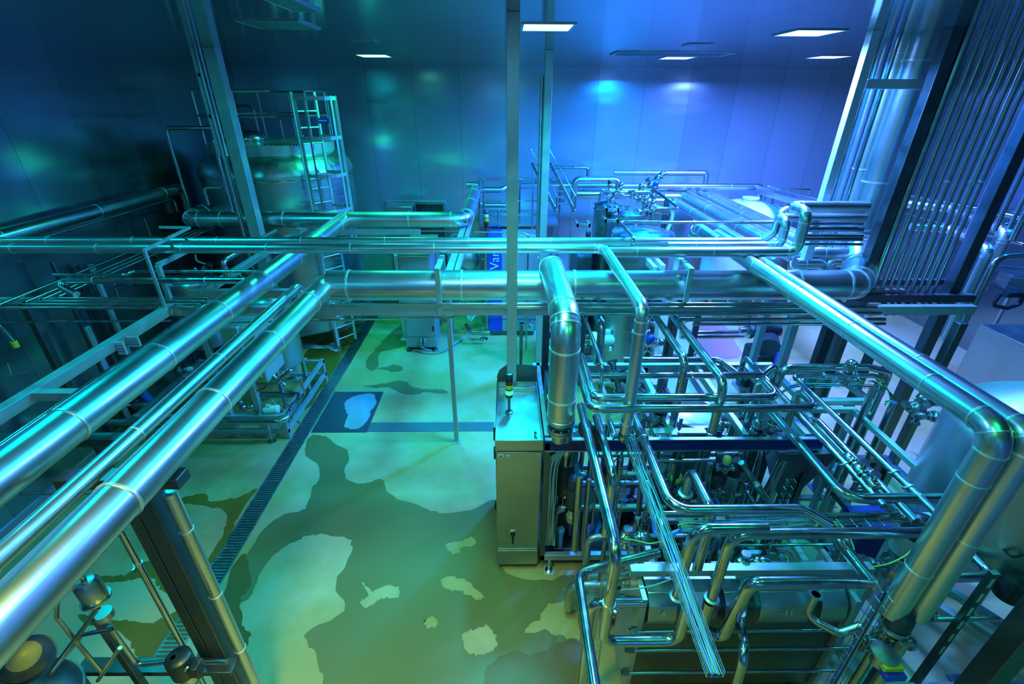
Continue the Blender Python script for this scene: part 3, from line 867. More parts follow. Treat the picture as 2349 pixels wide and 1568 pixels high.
MB().tube(fillet([(-.1, 0, .1), (.05, 0, .06), (.1, 0, -.12)], .05), .02, 8).build('rod', STEEL, t)
MB().cyl((.1, 0, -.12), (.1, 0, -.19), .03).build('grip', YELL, t)
q = py(40, 850, 4.4)
t = thing('tubular_bracket', 'thin angled wire bracket low at far left', 'bracket', q)
MB().tube([(-.06, 0, .1), (-.09, 0, -.06), (.08, 0, -.02)], .006, 8).build('wire', STEEL, t)

# ------------------------------------------------------------------ left skid with control box
sk = frame_box('low steel skid frame with square legs under the thick left pipes', -6.2, -3.75, 6.45, 8.3, 0, .5, .07, rails=(.3, .9), m=FRAME, name='equipment_skid')
pa = path(('z', 235, 968, .46), ('X', 652), ('Y', 905), ('X', 600))
pipe('loop_tube', 'wide low tube bending round the end of the left skid near the floor drain', pa, .055, STEEL, 2.6)
for (u, v, lab) in ((625, 1012, 'round-footed leg under the loop tube nearest the floor drain'), (447, 1013, 'round-footed leg under the loop tube between the two thick pipes'), (262, 1008, 'round-footed leg under the loop tube left of the thick blue pipe')):
    q = pz(u, v, 0)
    t = thing('adjustable_foot', lab, 'skid foot', q)
    MB().lathe([(.07, 0), (.07, .015), (.02, .03), (.02, .36)]).build('foot_rod', STEEL, t)
for (u, lab) in ((600, 'right slanting-looking square post of the left skid below the control box'), (530, 'second square post of the left skid, right of the thick pipes gap'), (290, 'square post of the left skid seen between blue pipe and its shadow')):
    q = py(u, 955, 6.5); post(q, 2.1, 0, .09, lab, 'skid_post', False)
t = thing('control_box', 'grey control box with red-yellow switch on the left skid', 'control box', (-4.15, 6.85, 1.07))
MB().box((-.26, -.32, 0), (.26, .32, 1.0)).build('body', FRAME, t, bevel=.008)
MB().box((-.25, -.335, .01), (.25, -.32, .99)).build('door', mat('olive_box_door', (.34, .36, .22), .45, .3), t, bevel=.004)
MB().box((.12, -.355, .12), (.2, -.335, .22)).build('switch_plate', YELL, t)
MB().lathe([(.03, 0), (.03, .02), (.02, .03)], (.16, -.355, .17), (0, -1, 0)).build('switch_knob', RED, t)
MB().box((.26, -.02, .42), (.275, .16, .66)).build('display', mat('blue_lcd', (.02, .08, .3), .15, emit=(.1, .3, .8), estr=.5), t, bevel=.003)
MB().box((.26, -.15, .75), (.266, .0, .78)).build('label_strip', WHITE, t)
MB().box((.26, -.1, .22), (.266, -.07, .27)).build('label_strip', WHITE, t)
pump('white end-capped motor at the right end of the left skid', pz(610, 952, .42), .1, .85, mat('ivory_paint', (.7, .72, .6), .4))
valve('cluster valve hanging under the control box corner', py(640, 872, 6.5), 1.1, (.6, 0, .5), STEEL, STEEL)
for i, (u, v, lab) in enumerate(((560, 935, 'shiny valve low between the two skid posts'), (415, 850, 'valve seen in the gap between the thick pipes, upper'), (428, 866, 'valve seen in the gap between the thick pipes, lower'), (588, 925, 'small round valve left of the white motor'))):
    valve(lab, py(u, v, 6.7 + .2 * (i % 2)), .9, ((-.3, 0, 1), (1, 0, .2), (1, 0, 0), (0, -1, .3))[i], STEEL, (STEEL, WHITE, WHITE, STEEL)[i], length=.14)
pipe('process_tube', 'thin tube running down from the control box to the drain grate', path(('Py' if 0 else 'y', 690, 865, 6.6), ('Z', 905), ('d', -.35, 0, -.25), ('d', -.25, 0, 0)), .016, STEEL, 3)
cable('pair of loose hoses from skid to floor drain', [pz(622, 915, .5), pz(640, 935, .3), pz(665, 950, .06), pz(690, 968, .02)], .012, CABG)
cable('cable dangling left of the control box', [py(583, 880, 6.5), py(590, 896, 6.5), py(606, 890, 6.5), py(612, 880, 6.5)], .008, CABK)
t = thing('blue_pipe_sleeve', 'bright blue painted tube seen between the two thick left pipes', 'pipe', py(335, 905, 6.9))
MB().cyl((-.12, 0, .25), (.12, 0, -.32), .065).build('sleeve', mat('vivid_blue_paint', (.02, .16, .8), .4), t)
pump('dark cylinder pump body in the gap between thick left pipes', py(315, 945, 6.9), 0, 1.1, SATIN)
open_tank('grey cone-bottom vessel behind the control box', (-4.1, 7.55), .36, .9, 2.1, .2, SATIN, 3)
for (u, v, w, h, lab, m) in ((300, 783, .09, .06, 'blue-grey label board under the left side beam, larger', PALE), (278, 798, .04, .07, 'narrow label board beside the larger one under the side beam', PALE)):
    q = px(u, v, LX + .08); t = thing('label_board', lab, 'sign', q)
    MB().box((-w, -.01, -h), (w, .01, h)).build('board', m, t)
    MB().box((-.012, .01, -h), (.012, .03, 2.96 - q.z)).build('hanger_strip', SATIN, t)
    for k in range(3): MB().box((-w * .8, -.013, -h * .5 + k * h * .45), (w * .8, -.01, -h * .42 + k * h * .45)).build('print_line', BLUEP, t)
# far-left clutter below the racks: platform panels, handwheel
frame_box('dark stand far left below the nested tubes', -6.3, -5.2, 8.8, 9.05, 0, 1.6, .06, DARKM, 'equipment_stand', (.25, 1))
open_tank('brownish horizontal-looking vessel end far left under the tubes', (-5.6, 7.9), .34, 1.1, 2.3, .15, BRUSH)
pipe('bent_tube', 'small hooked tube over the vessel far left', path(('y', 273, 680, 7.3), ('Z', 652), ('X', 300)), .022, STEEL, 3)
for i, (u, v, lab) in enumerate(((460, 628, 'valve group behind the drip leg, left one'), (478, 640, 'valve group behind the drip leg, right one'), (560, 640, 'valve behind the thick blue pipe crossing'))):
    valve(lab, py(u, v, 8.6 + .1 * i), 1.3, (.8, 0, .6), STEEL, BLACK, length=.16)
cable('curly hose above the valve group left of the drip leg', [py(448, 583, 8.6), py(452, 598, 8.6), py(470, 605, 8.6), py(486, 618, 8.6)], .018, CABG)

# ------------------------------------------------------------------ floor drain and floor marks
t = thing('drain_channel', 'long slatted floor drain channel running away at left', 'floor drain', (-3.57, 2.75, 0))
y1 = 9.6
MB().box((-.13, 0, .001), (-.112, y1, .012)).build('edge_rail', SATIN, t)
MB().box((.112, 0, .001), (.13, y1, .012)).build('edge_rail', SATIN, t)
MB().box((-.112, 0, .001), (.112, y1, .003)).build('channel_bed', mat('drain_dark', (.03, .04, .04), .5), t)
mb = MB(); k = 0
while k * .045 < y1 - .02: mb.box((-.112, k * .045, .004), (.112, k * .045 + .02, .011)); k += 1
mb.build('grate_slats', SATIN, t)['kind'] = 'stuff'
WETP = mat('wet_floor_sheen', (.17, .135, .04), .45, 0, spec=.5)
WETD = mat('wet_dark_floor', (.16, .08, .01), .5, 0, spec=.5)
WETB = mat('wet_brown_floor', (.2, .12, .012), .35, 0, spec=.5)
PLATE = mat('dark_floor_plate', (.05, .07, .08), .3, .4)
q = [pz(768, 899, 0), pz(880, 899, 0), pz(853, 992, 0), pz(722, 992, 0)]
o = MB().box((q[0].x, q[3].y, .001), (q[1].x, q[0].y, .008)).build('floor_hatch', PLATE); tag(o, 'dark square cover plate in the floor right of the drain', 'floor cover')
a = pz(880, 990, 0); b = pz(1140, 968, 0)
o = MB().box((q[1].x, a.y, .001), (b.x - .05, b.y, .006)).build('floor_strip', mat('floor_strip_grey', (.09, .12, .12), .45)); tag(o, 'narrow grey strip set in the floor leading from the cover plate to the cabinet', 'floor strip')
flat_shape('puddle', 'bright little puddle on the dark floor cover plate', [(790, 978), (800, 955), (790, 935), (800, 915), (830, 905), (858, 905), (862, 925), (850, 945), (845, 965), (820, 985)], .0095, mat('milky_water', (.2, .28, .28), .12), 'puddle')
flat_shape('puddle', 'foamy white splash on the floor left of the drain, far', [(690, 790), (720, 790), (750, 792), (765, 785), (778, 800), (770, 806), (750, 800), (720, 800), (700, 797)], .0045, mat('foam', (.6, .7, .68), .3), 'puddle')
flat_shape('puddle', 'thin white foam streak on the floor beside the control box', [(680, 826), (700, 821), (704, 826), (690, 832)], .0045, mat('foam', (.6, .7, .68), .3), 'puddle')
flat_shape('puddle', 'large wet area with dry islands across the open floor in front', [(715, 1120), (735, 1095), (725, 1060), (700, 1040), (712, 1000), (740, 1000), (760, 1010), (800, 1040), (790, 1090), (830, 1108), (880, 1100), (890, 1130), (960, 1160), (1010, 1175), (1080, 1168), (1140, 1150), (1148, 1300), (1250, 1330), (1330, 1330), (1328, 1568), (1200, 1600), (900, 1650), (720, 1640), (740, 1560), (725, 1500), (700, 1450), (790, 1400), (770, 1340), (795, 1290), (805, 1240), (760, 1228), (720, 1225), (690, 1235), (650, 1255), (600, 1310), (570, 1370), (545, 1370), (560, 1290), (600, 1220), (650, 1180), (700, 1165)],
           .003, WETP, 'puddle', holes=[
               [(832, 1335), (850, 1355), (880, 1345), (915, 1345), (912, 1370), (880, 1370), (855, 1385), (835, 1392), (828, 1378), (842, 1368)],
               [(1025, 1245), (1060, 1238), (1086, 1232), (1088, 1250), (1060, 1256), (1045, 1270), (1030, 1265)],
               [(1012, 1328), (1060, 1325), (1085, 1345), (1112, 1368), (1090, 1374), (1060, 1355), (1030, 1352)],
               [(975, 1422), (992, 1412), (1005, 1425), (995, 1440), (978, 1436)],
               [(1062, 1455), (1090, 1440), (1120, 1435), (1140, 1465), (1125, 1495), (1085, 1500), (1065, 1480)],
               [(1200, 1450), (1235, 1420), (1250, 1390), (1300, 1378), (1325, 1400), (1325, 1470), (1290, 1460), (1250, 1445)]])
flat_shape('puddle', 'darkest orange-brown puddle at the very bottom centre', [(1110, 1568), (1120, 1530), (1170, 1495), (1230, 1500), (1290, 1470), (1335, 1480), (1335, 1600), (1110, 1620)], .0052, WETD, 'puddle')
flat_shape('puddle', 'dark brown branching puddle right of the left trestle', [(215, 1330), (240, 1322), (290, 1318), (320, 1295), (350, 1288), (400, 1295), (430, 1320), (480, 1330), (455, 1345), (430, 1370), (440, 1385), (460, 1400), (420, 1390), (390, 1365), (365, 1345), (355, 1330), (320, 1325), (280, 1333), (240, 1335)], .004, WETB, 'puddle')
flat_shape('puddle', 'dark wet area along the left side of the drain, near', [(180, 1408), (230, 1420), (300, 1425), (345, 1430), (370, 1420), (420, 1395), (440, 1385), (470, 1390), (440, 1450), (400, 1500), (330, 1515), (310, 1490), (270, 1450), (210, 1432)], .0034, WETB, 'puddle')
flat_shape('puddle', 'curving wet patch hugging the drain left of the big wet area', [(410, 1148), (440, 1135), (475, 1135), (480, 1150), (520, 1145), (550, 1140), (590, 1120), (560, 1160), (530, 1220), (520, 1255), (495, 1285), (480, 1285), (510, 1230), (520, 1190), (515, 1170), (470, 1160), (430, 1155)], .0037, WETB, 'puddle')
flat_shape('puddle', 'deep brown wet curve between drain and the bright dry patch', [(560, 1270), (575, 1340), (550, 1380), (560, 1440), (575, 1450), (560, 1490), (520, 1500), (480, 1510), (450, 1500), (500, 1400), (530, 1310)], .0042, WETD, 'puddle')
flat_shape('puddle', 'dark drop-shaped streak on the far floor beside the drain', [(863, 846), (890, 840), (905, 836), (922, 840), (922, 850), (900, 852), (880, 847)], .0036, WETP, 'puddle')
flat_shape('puddle', 'wet streak snaking right from the cover plate', [(838, 885), (880, 880), (900, 874), (930, 874), (950, 888), (985, 892), (1015, 893), (1030, 900), (1010, 903), (980, 898), (950, 905), (920, 900), (890, 888), (860, 890)], .0036, WETP, 'puddle')
flat_shape('puddle', 'wet olive area on the far floor between drain and machine cabinet', [(870, 790), (900, 760), (930, 740), (930, 790), (900, 800), (870, 810), (868, 840), (850, 850), (840, 830)], .0031, WETP, 'puddle')
flat_shape('puddle', 'wet brown floor left of the drain below the rack', [(700, 810), (760, 770), (830, 740), (840, 745), (790, 810), (740, 890), (700, 940), (690, 900)], .0029, WETB, 'puddle')

# ------------------------------------------------------------------ equipment at the bottom left corner
q = pz(100, 1500, 0.9)
open_tank('dark round vessel in the bottom left corner under the thick pipe', (-3.55, 1.75), .42, .35, 1.25, .22, DARKM, 3)
t = thing('filter_vessel', 'small upright steel filter canister at lower left', 'vessel', py(207, 1352, 2.0))
ax = Vector((0, 0, 1))
MB().lathe([(.0, -.1), (.065, -.1), (.07, -.09), (.07, .06), (.05, .09), (0, .1)], seg=28).build('canister', SATIN, t)
MB().lathe([(.085, -.095), (.085, -.08)], seg=28).build('clamp_band', STEEL, t)
MB().cyl((0, 0, .1), (0, 0, .14), .015).build('top_nozzle', STEEL, t)
t = thing('funnel_cup', 'small open funnel cup below the filter canister', 'funnel', py(240, 1412, 2.0))
MB().lathe([(.05, .04), (.055, .04), (.055, -.01), (.02, -.04), (.015, -.08), (.01, -.08), (.015, -.03), (.045, 0)], seg=24).build('cup', SATIN, t)
pf = py(215, 1405, 2.08)
beam(Vector((pf.x, pf.y, pf.z)), Vector((pf.x + .02, pf.y, 0.5)), .05, .05, 'dark square stand behind the filter canister', 'stand_post', DARKM)
for lab, pts, r in (('bent tube left of the filter canister', path(('y', 170, 1345, 1.95), ('Py', 133, 1365, 1.95), ('Py', 130, 1415, 1.95), ('Py', 190, 1490, 1.95), ('Py', 232, 1540, 1.95)), .014),
                    ('slanting tube from funnel cup down to the corner vessel', path(('y', 225, 1395, 1.95), ('Py', 120, 1535, 1.95)), .016),
                    ('slanting tube with a hooked top below the funnel cup', path(('y', 258, 1442, 1.97), ('Py', 190, 1455, 1.97), ('Py', 110, 1550, 1.97)), .014),
                    ('tube dropping from funnel cup to the black motor', path(('y', 252, 1436, 2.0), ('Py', 275, 1470, 2.0), ('Py', 315, 1525, 2.0), ('Py', 375, 1518, 2.0), ('X', 520)), .018),
                    ('short tube rising to meet the stand at bottom left', path(('y', 225, 1560, 1.9), ('Py', 275, 1485, 1.9)), .014)):
    pipe('bent_tube', lab, pts, r, STEEL, 3)
a = py(185, 1528, 2.2); b = py(540, 1528, 2.2)
beam(a, b, .12, .05, 'dark flat base beam across the bottom left behind the black motor', 'base_beam', DARKM)
t = thing('motor', 'black round motor with a yellow sticker at the bottom left', 'motor', py(415, 1520, 1.9))
MB().lathe([(0, -.12), (.07, -.12), (.08, -.1), (.082, .05), (.08, .07), (.06, .085), (0, .088)], seg=32).build('housing', BLACK, t)
MB().lathe([(.016, .0895), (.0, .0895)], (-.02, -.01, 0)).build('sticker', YELL, t)
MB().box((.06, -.05, -.1), (.13, .04, .0)).build('terminal_box', BLACK, t, bevel=.008)
MB().lathe([(.05, -.12), (.055, -.2), (.03, -.24)], seg=20).build('neck', STEEL, t)
cable('small looping cable at the black motor', [py(430, 1530, 1.85), py(420, 1545, 1.85), py(418, 1560, 1.85), py(424, 1580, 1.85)], .008, CABG)
t = thing('horizontal_pump_casing', 'round steel pump cover at the bottom left edge', 'pump', py(60, 1510, 1.5))
MB().lathe([(0, .1), (.07, .09), (.1, .05), (.11, 0), (.1, -.03), (.12, -.035), (.12, -.05), (0, -.05)], seg=32, axis=(.5, -.3, .8)).build('casing', CHAR, t)
pipe('process_tube', 'short bright horizontal tube over the yellow floor between the thick left pipes', path(('z', 46, 1132, 1.2), ('X', 260)), .018, STEEL)
q = pz(150, 1090, 2.2)
beam((q.x - .9, q.y, 2.6), (q.x + .7, q.y, 2.6), .1, .08, 'dark cross beam under the two thick left pipes', m=DARKM)
# ------------------------------------------------------------------ steel control cabinet with the stack light
c0 = pz(1141, 1305, 0); c1 = pz(1242, 1305, 0)
cx0, cx1, cy0 = c0.x, c0.x + .5, c0.y
ctz = 2.03
t = thing('control_cabinet', 'tall stainless control cabinet with a sunken top and stack light, mid foreground', 'cabinet', ((cx0 + cx1) / 2, cy0, 0))
w = .25; d = 1.15
MB().box((-w, .02, .08), (w, d, ctz - .06)).build('body', BRUSH, t, bevel=.006)
MB().box((-w + .02, .04, 0), (w - .02, d - .05, .08)).build('plinth', DARKM, t)
MB().box((-w + .012, 0, .36), (w - .012, .02, ctz - .16)).build('door', BRUSH, t, bevel=.004)
MB().box((-w + .012, .0, .09), (w - .012, .02, .35)).build('lower_panel', BRUSH, t, bevel=.004)
MB().box((-w + .012, -.016, .335), (w - .012, .0, .355)).build('drip_edge', SATIN, t)
mb = MB().box((-w - .005, -.004, ctz - .14), (w + .005, .02, ctz)).box((-w - .005, .02, ctz - .14), (-w + .015, d, ctz)).box((w - .015, .02, ctz - .14), (w + .005, d, ctz)).box((-w, d - .02, ctz - .1), (w, d, ctz))
mb.build('top_rim', BRUSH, t, bevel=.003)
MB().box((-w + .015, .02, ctz - .062), (w - .015, d - .02, ctz - .05)).build('top_tray', mat('worn_bright_sheet', (.6, .62, .6), .38, 1, noise=.06, nscale=3), t)
MB().box((-w + .02, d - .16, ctz - .05), (w - .02, d - .12, ctz + .01)).build('rear_bar', SATIN, t, bevel=.003)
hs = MB().add([(-w, d, ctz - .1), (w, d, ctz - .1), (w, d, ctz + .22), (-w + .14, d, ctz + .25), (-w + .03, d, ctz + .16), (-w, d, ctz + .08),
               (-w, d + .02, ctz - .1), (w, d + .02, ctz - .1), (w, d + .02, ctz + .22), (-w + .14, d + .02, ctz + .25), (-w + .03, d + .02, ctz + .16), (-w, d + .02, ctz + .08)],
              [(0, 1, 2, 3, 4, 5), (11, 10, 9, 8, 7, 6), (0, 6, 7, 1), (1, 7, 8, 2), (2, 8, 9, 3), (3, 9, 10, 4), (4, 10, 11, 5), (5, 11, 6, 0)]).build('rear_shield', DARKM, t)
sw = MB().box((-.035 - .06, -.012, .6), (.035 - .06, 0, .69)).build('switch_plate', SATIN, t, bevel=.003)
MB().box((-.072, -.05, .52), (-.048, -.012, .66)).lathe([(.028, 0), (.028, .02)], (-.06, -.03, .645), (0, 1, 0)).build('switch_lever', BLACK, sw)
MB().box((-w + .03, -.003, ctz - .23), (-w + .08, 0, ctz - .19)).build('warning_sticker', WHITE, t)
MB().lathe([(.015, 0), (.011, .0008)], (-w + .055, -.0035, ctz - .21), (0, -1, 0)).build('sticker_mark', DARKM, t)
MB().box((-w + .11, -.002, ctz - .215), (-w + .15, 0, ctz - .2)).build('type_plate', PALE, t)
MB().box((w - .08, -.002, ctz - .22), (w - .02, 0, ctz - .19)).build('type_plate', SATIN, t)
for z, h in ((ctz - .25, .14), (ctz - .52, .14), (.7, .1)):
    MB().box((-w - .03, .3, z), (-w, .36, z + h)).build('side_latch', BLACK, t)
tl = pz(1168, 946, ctz - .05)
stack_light('stack light with green and amber lenses on the stainless cabinet top', (tl.x, tl.y, ctz - .05), .22, 1.25)
t = thing('hook', 'small curved handle on the cabinet top right rim', 'handle', (cx1 - .06, cy0 + .12, ctz - .045))
MB().tube(fillet([(0, -.03, 0), (-.02, -.03, .03), (-.02, .05, .03), (0, .05, 0)], .02), .006, 8).build('bow', BLACK, t)
pipe('drop_tube', 'slim upright tube behind the steel cabinet hanging from the rack beam', path(('y', 1196, 741, 5.26), ('z', 0.02)), .022, STEEL, flange=[(0, 1.7)])
cable('loop of dark cable by the dark rack leg', [py(1248, 740, 5.5), py(1262, 765, 5.5), py(1256, 785, 5.5), py(1246, 800, 5.5)], .008, CABK)

# ------------------------------------------------------------------ machine cabinets by the far wall
a = pz(935, 802, 0); b = pz(1003, 800, 0)
t = thing('machine_cabinet', 'dark green-lit floor cabinet with air regulator standing on the far floor', 'cabinet', ((a.x + b.x) / 2, a.y, 0))
w = (b.x - a.x) / 2
MB().box((-w, 0, .06), (w, .7, 2.3)).build('body', mat('grey_green_cabinet', (.3, .33, .3), .4, .3), t, bevel=.008)
MB().box((-w + .03, -.015, .35), (w - .03, 0, 2.25)).build('door', mat('grey_green_cabinet', (.3, .33, .3), .4, .3), t, bevel=.004)
MB().box((-w, -.02, .08), (w, 0, .32)).build('lower_panel', mat('grey_green_cabinet', (.3, .33, .3), .4, .3), t, bevel=.004)
MB().box((w - .06, -.04, .5), (w - .03, -.015, .62)).box((w - .06, -.04, 1.6), (w - .03, -.015, 1.72)).build('hinge', BLACK, t)
MB().box((-.3, -.08, 1.45), (.1, -.015, 1.9)).build('display_box', DARKM, t, bevel=.006)
for x in (0.0, .09):
    MB().lathe([(.03, 0), (.035, .01), (.035, .06), (.02, .07), (.03, .08), (.03, .16), (.02, .17)], (x, -.07, .16), seg=14).build('air_regulator', STEEL, t)
for x in (-w + .05, w - .05):
    MB().lathe([(.07, 0), (.07, .02), (.03, .05), (.03, .08)], (x, -.02, 0), seg=16).build('foot', BLACK, t)
cable('thin light hose trailing on the floor from the machine cabinet', [pz(965, 795, .2), pz(985, 803, .02), pz(1005, 804, .02), pz(1030, 795, .02), pz(1062, 775, .02), pz(1082, 755, .15)], .01, CABC)
cable('thin dark cable on the floor by the machine cabinet', [pz(955, 806, .01), pz(985, 812, .01), pz(1020, 806, .01), pz(1060, 780, .01)], .006, CABK)

a = pz(1122, 770, 0); b = pz(1229, 770, 0)
t = thing('filling_machine', 'blue and grey machine cabinet with white lettering behind the trunk pipe', 'machine', (a.x, a.y, 0))
Wd = b.x - a.x
MB().box((0, 0, .12), (.32, 1.2, 2.35)).build('blue_panel', BLUEP, t, bevel=.01)
MB().box((.32, .02, .12), (Wd, 1.2, 2.35)).build('grey_body', mat('machine_grey', (.35, .36, .36), .4, .3), t, bevel=.01)
MB().box((0, -.01, .45), (Wd, .0, .46)).build('seam', DARKM, t)
MB().box((.05, .05, 0), (Wd - .05, 1.1, .12)).build('plinth', DARKM, t)
text_part('Vari', .3, WHITE, t, (.17, -.004, 1.95), (pi / 2, -pi / 2, 0))
MB().add([(.48, -.004, 1.78), (.66, -.004, 1.78), (.57, -.004, 1.94), (.48, .02, 1.78), (.66, .02, 1.78), (.57, .02, 1.94)], [(0, 1, 2), (5, 4, 3), (0, 3, 4, 1), (1, 4, 5, 2), (2, 5, 3, 0)]).build('warning_triangle', YELL, t)
MB().add([(.565, -.006, 1.8), (.58, -.006, 1.85), (.57, -.006, 1.85), (.578, -.006, 1.9), (.558, -.006, 1.845), (.57, -.006, 1.845)], [(0, 1, 2, 3, 4, 5)]).build('bolt_mark', BLACK, t)
for x in (Wd - .25, Wd - .16): MB().lathe([(.03, 0), (.035, .1), (.02, .12), (.03, .2), (.02, .22)], (x, -.06, .25), seg=14).build('air_regulator', STEEL, t)
MB().box((Wd - .3, -.03, .15), (Wd - .05, 0, .3)).build('valve_block', PALE, t)
stack_light('small stack light with white cap on the far blue and grey machine', (a.x - .02, a.y + .3, 2.35), .25, 1.6, (('dark_lens', 'R'), ('yellow_lens', 'Y'), ('white_lens', 'W')))
pipe('process_tube', 'thick bent tube low at the left side of the far blue machine', path(('z', 1070, 745, .3), ('Pz', 1080, 762, .3), ('X', 1124)), .05, STEEL, 2)
q = pz(1110, 778, 0)
t = thing('adjustable_foot', 'round-footed leg beside the far blue machine', 'machine foot', q); MB().lathe([(.1, 0), (.1, .02), (.02, .04), (.02, .45)]).build('foot_rod', STEEL, t)
t = thing('guard_window', 'dark oval-looking viewing hood left of the blue machine panel', 'hood', (a.x - .45, a.y + .5, 1.8))
MB().lathe([(.0, -.1), (.1, -.08), (.22, 0), (.24, .05), (.1, .1)], axis=(.2, -1, .1), seg=24).build('hood', SATIN, t)
frame_box('slim steel guard frame behind the drop tube left of the blue machine', a.x - .9, a.x - .05, a.y + .2, a.y + 1.2, .1, 2.2, .05, SATIN, 'guard_rail', (1,))
for i in range(4):
    cable('tangle of light hoses at the left of the blue machine', [(a.x - .7 + .05 * i, a.y, .9 - .1 * i), (a.x - .4, a.y - .1 * i, .55), (a.x - .2, a.y - .05, .6 + .08 * i), (a.x - .02, a.y, .7)], .015, CABG, group='hoses left of the blue machine')

# hood and pale machine near the wide doorway
a = py(897, 480, WB - .6); b = py(955, 480, WB - .6)
t = thing('exhaust_hood', 'bright steel hood box in front of the wide doorway', 'hood', (a.x, WB - 1.2, 0))
h0 = py(900, 512, WB - 1.2).z; h1 = py(900, 474, WB - 1.2).z
sx = b.x - a.x
MB().box((0, 0, h0 - .35), (sx, .6, h1)).build('hood_box', BRUSH, t, bevel=.01)
MB().box((.05, .1, 0), (sx - .05, .6, h0 - .35)).build('pale_body', WHITE, t, bevel=.01)
MB().box((.05, -.01, h0 - .8), (sx - .02, .1, h0 - .6)).build('shelf', WHITE, t)
q = pz(930, 690, .3)
post(py(911, 600, 10.2), 2.1, 0, .11, 'pale lit post seen between the twin pipes and the trunk pipe', 'steel_post', m=PALE)
elec_cabinet('machine_cabinet', 'dark olive cabinet with black handle behind the pale lit post', py(935, 600, 10.9).x, py(1000, 600, 10.9).x, 10.9, 11.6, 0, 2.2, mat('grey_green_cabinet', (.3, .33, .3), .4, .3))
elec_cabinet('machine_cabinet', 'wide dark olive panel cabinet between the tall tank and the pale post', py(822, 600, 12.3).x, py(902, 600, 12.3).x, 12.3, 13.0, 0, 2.3, mat('grey_green_cabinet', (.3, .33, .3), .4, .3), door=False)
# beams running back beside the doorway pipe (blue-lit)
for (u, v, lab, w_) in ((1052, 560, 'left one of two blue-lit rack beams running back to the far clad elbow', .1), (1066, 560, 'right one of two blue-lit rack beams running back to the far clad elbow', .06)):
    q = pz(u, v, 3.0)
    beam((q.x, BY + .6, 3.0), (q.x, 12.6, 3.0), w_, .1, lab)
q = pz(800, 523, 3.0)
pipe('thin_pipe', 'thin tube crossing in front of the door hood below the far clad pipe', path(('z', 745, 529, 3.0), ('X', 1060)), .02, STEEL)
pipe('bent_tube', 'small clad tube hooking over the far elbow by the back wall', path(('z', 1070, 423, 3.35), ('X', 1098), ('Z', 470), ('X', 1160)), .06, CLAD, 1.6)
# long clad pipe in front of the back wall
pipe('insulated_pipe', 'slim clad pipe running right from the far elbow, dropping at its right end', path(('z', 1098, 435, 3.2), ('X', 1150), ('Pz', 1168, 426, 3.27), ('X', 1747), ('Z', 492)), .07, CLAD, 1.4, bands=1.9, boff=.7)
pipe('insulated_pipe', 'clad pipe loop highest against the back wall at right of centre', path(('y', 1408, 396, 12.5), ('X', 1622), ('Z', 480)), .065, CLAD, 1.4, bands=1.8, boff=.9)
pipe('insulated_pipe', 'clad pipe loop left of the highest one, bending down at both ends', path(('y', 1316, 455, 11.9), ('Z', 412), ('X', 1420), ('Z', 455)), .08, CLAD, 1.5, bands=1.3)
pipe('bent_tube', 'tube loop above the far platform left of the clad loops', path(('y', 1264, 384, 12.6), ('X', 1350), ('Z', 430)), .045, STEEL, 2)
for i, (u0, u1, v, z, r, lab) in enumerate(((1322, 1375, 445, 2.8, .1, 'short thick pipe under the far clad loops, upper'), (1320, 1378, 449, 2.5, .08, 'short thick pipe under the far clad loops, lower'))):
    pipe('process_tube', lab, path(('y', u0, v, 12.0), ('X', u1)), r, STEEL)
pipe('process_tube', 'sloping tube beside the far clad loops, coming forward from the stair', path(('y', 1288, 428, 12.4), ('d', 0, 0, -.3), ('Y', 462)), .07, CLAD, 1.5)
# far platform with stairs, railings and vessel
f0 = py(1098, 470, 11.7)
t = thing('work_platform', 'steel work platform with handrails between the two square posts', 'platform', (f0.x, 11.65, 0))
L = py(1285, 470, 11.7).x - f0.x
zp = py(1150, 412, 11.65).z - 1.05
MB().box((0, 0, zp - .06), (L, 1.4, zp)).build('deck', SATIN, t)
for x in (.02, L / 2, L - .02):
    for y in (.02, 1.38): MB().cyl((x, y, 0), (x, y, zp + (1.05 if y < 1 else 0)), .025, seg=10).build('leg', STEEL, t)
for z in (zp + 1.05, zp + .55, zp + .22):
    MB().cyl((0, .02, z), (L, .02, z), .022, seg=10).build('handrail', STEEL, t)
MB().cyl((0, .02, zp - .5), (L, .02, zp - .5), .02, seg=8).cyl((0, .02, zp - .9), (L, .02, zp - .9), .02, seg=8).build('lower_rails', STEEL, t)
t = thing('stair', 'steep steel stair with handrails at the far platform, behind the blue post', 'stair', py(1275, 425, 11.2))
t.matrix_basis = Matrix.Translation(py(1275, 425, 11.2)) @ Matrix.Scale(.6, 4)
for s_ in (-.35, .35):
    MB().bar((s_ - .55, .5, .75), (s_ + .35, -.6, -.85), .04, .14).build('stringer', SATIN, t)
    MB().tube(fillet([(s_ - .6, .5, 1.25), (s_ + .35, -.6, -.3), (s_ + .35, -.6, -.8)], .1), .022, 8).build('handrail', STEEL, t)
MB().cyl((-.85, .5, .7), (-.85, .5, -t.matrix_basis.translation.z / .6), .03, seg=8).cyl((.6, -.55, -.8), (.6, -.55, -t.matrix_basis.translation.z / .6), .03, seg=8).build('leg', SATIN, t)
for k in range(7):
    f = k / 7
    MB().cbox((-.5 + .85 * f, .45 - f, .68 - 1.5 * f), (.72, .2, .03)).build('tread', SATIN, t)
open_tank('round buffer vessel standing below the far platform, between the posts', (f0.x + L * .72, 12.2), .42, .5, 1.5, .15, BRUSH, 3)
open_tank('second round vessel below the far platform nearer the blue post', (f0.x + L * .3, 12.25), .38, .5, 1.45, .15, BRUSH, 3)
pipe('bent_tube', 'thin bent tube loop in front of the platform vessels', path(('y', 1196, 410, 11.62), ('X', 1108), ('z', .02)), .018, STEEL, 4)
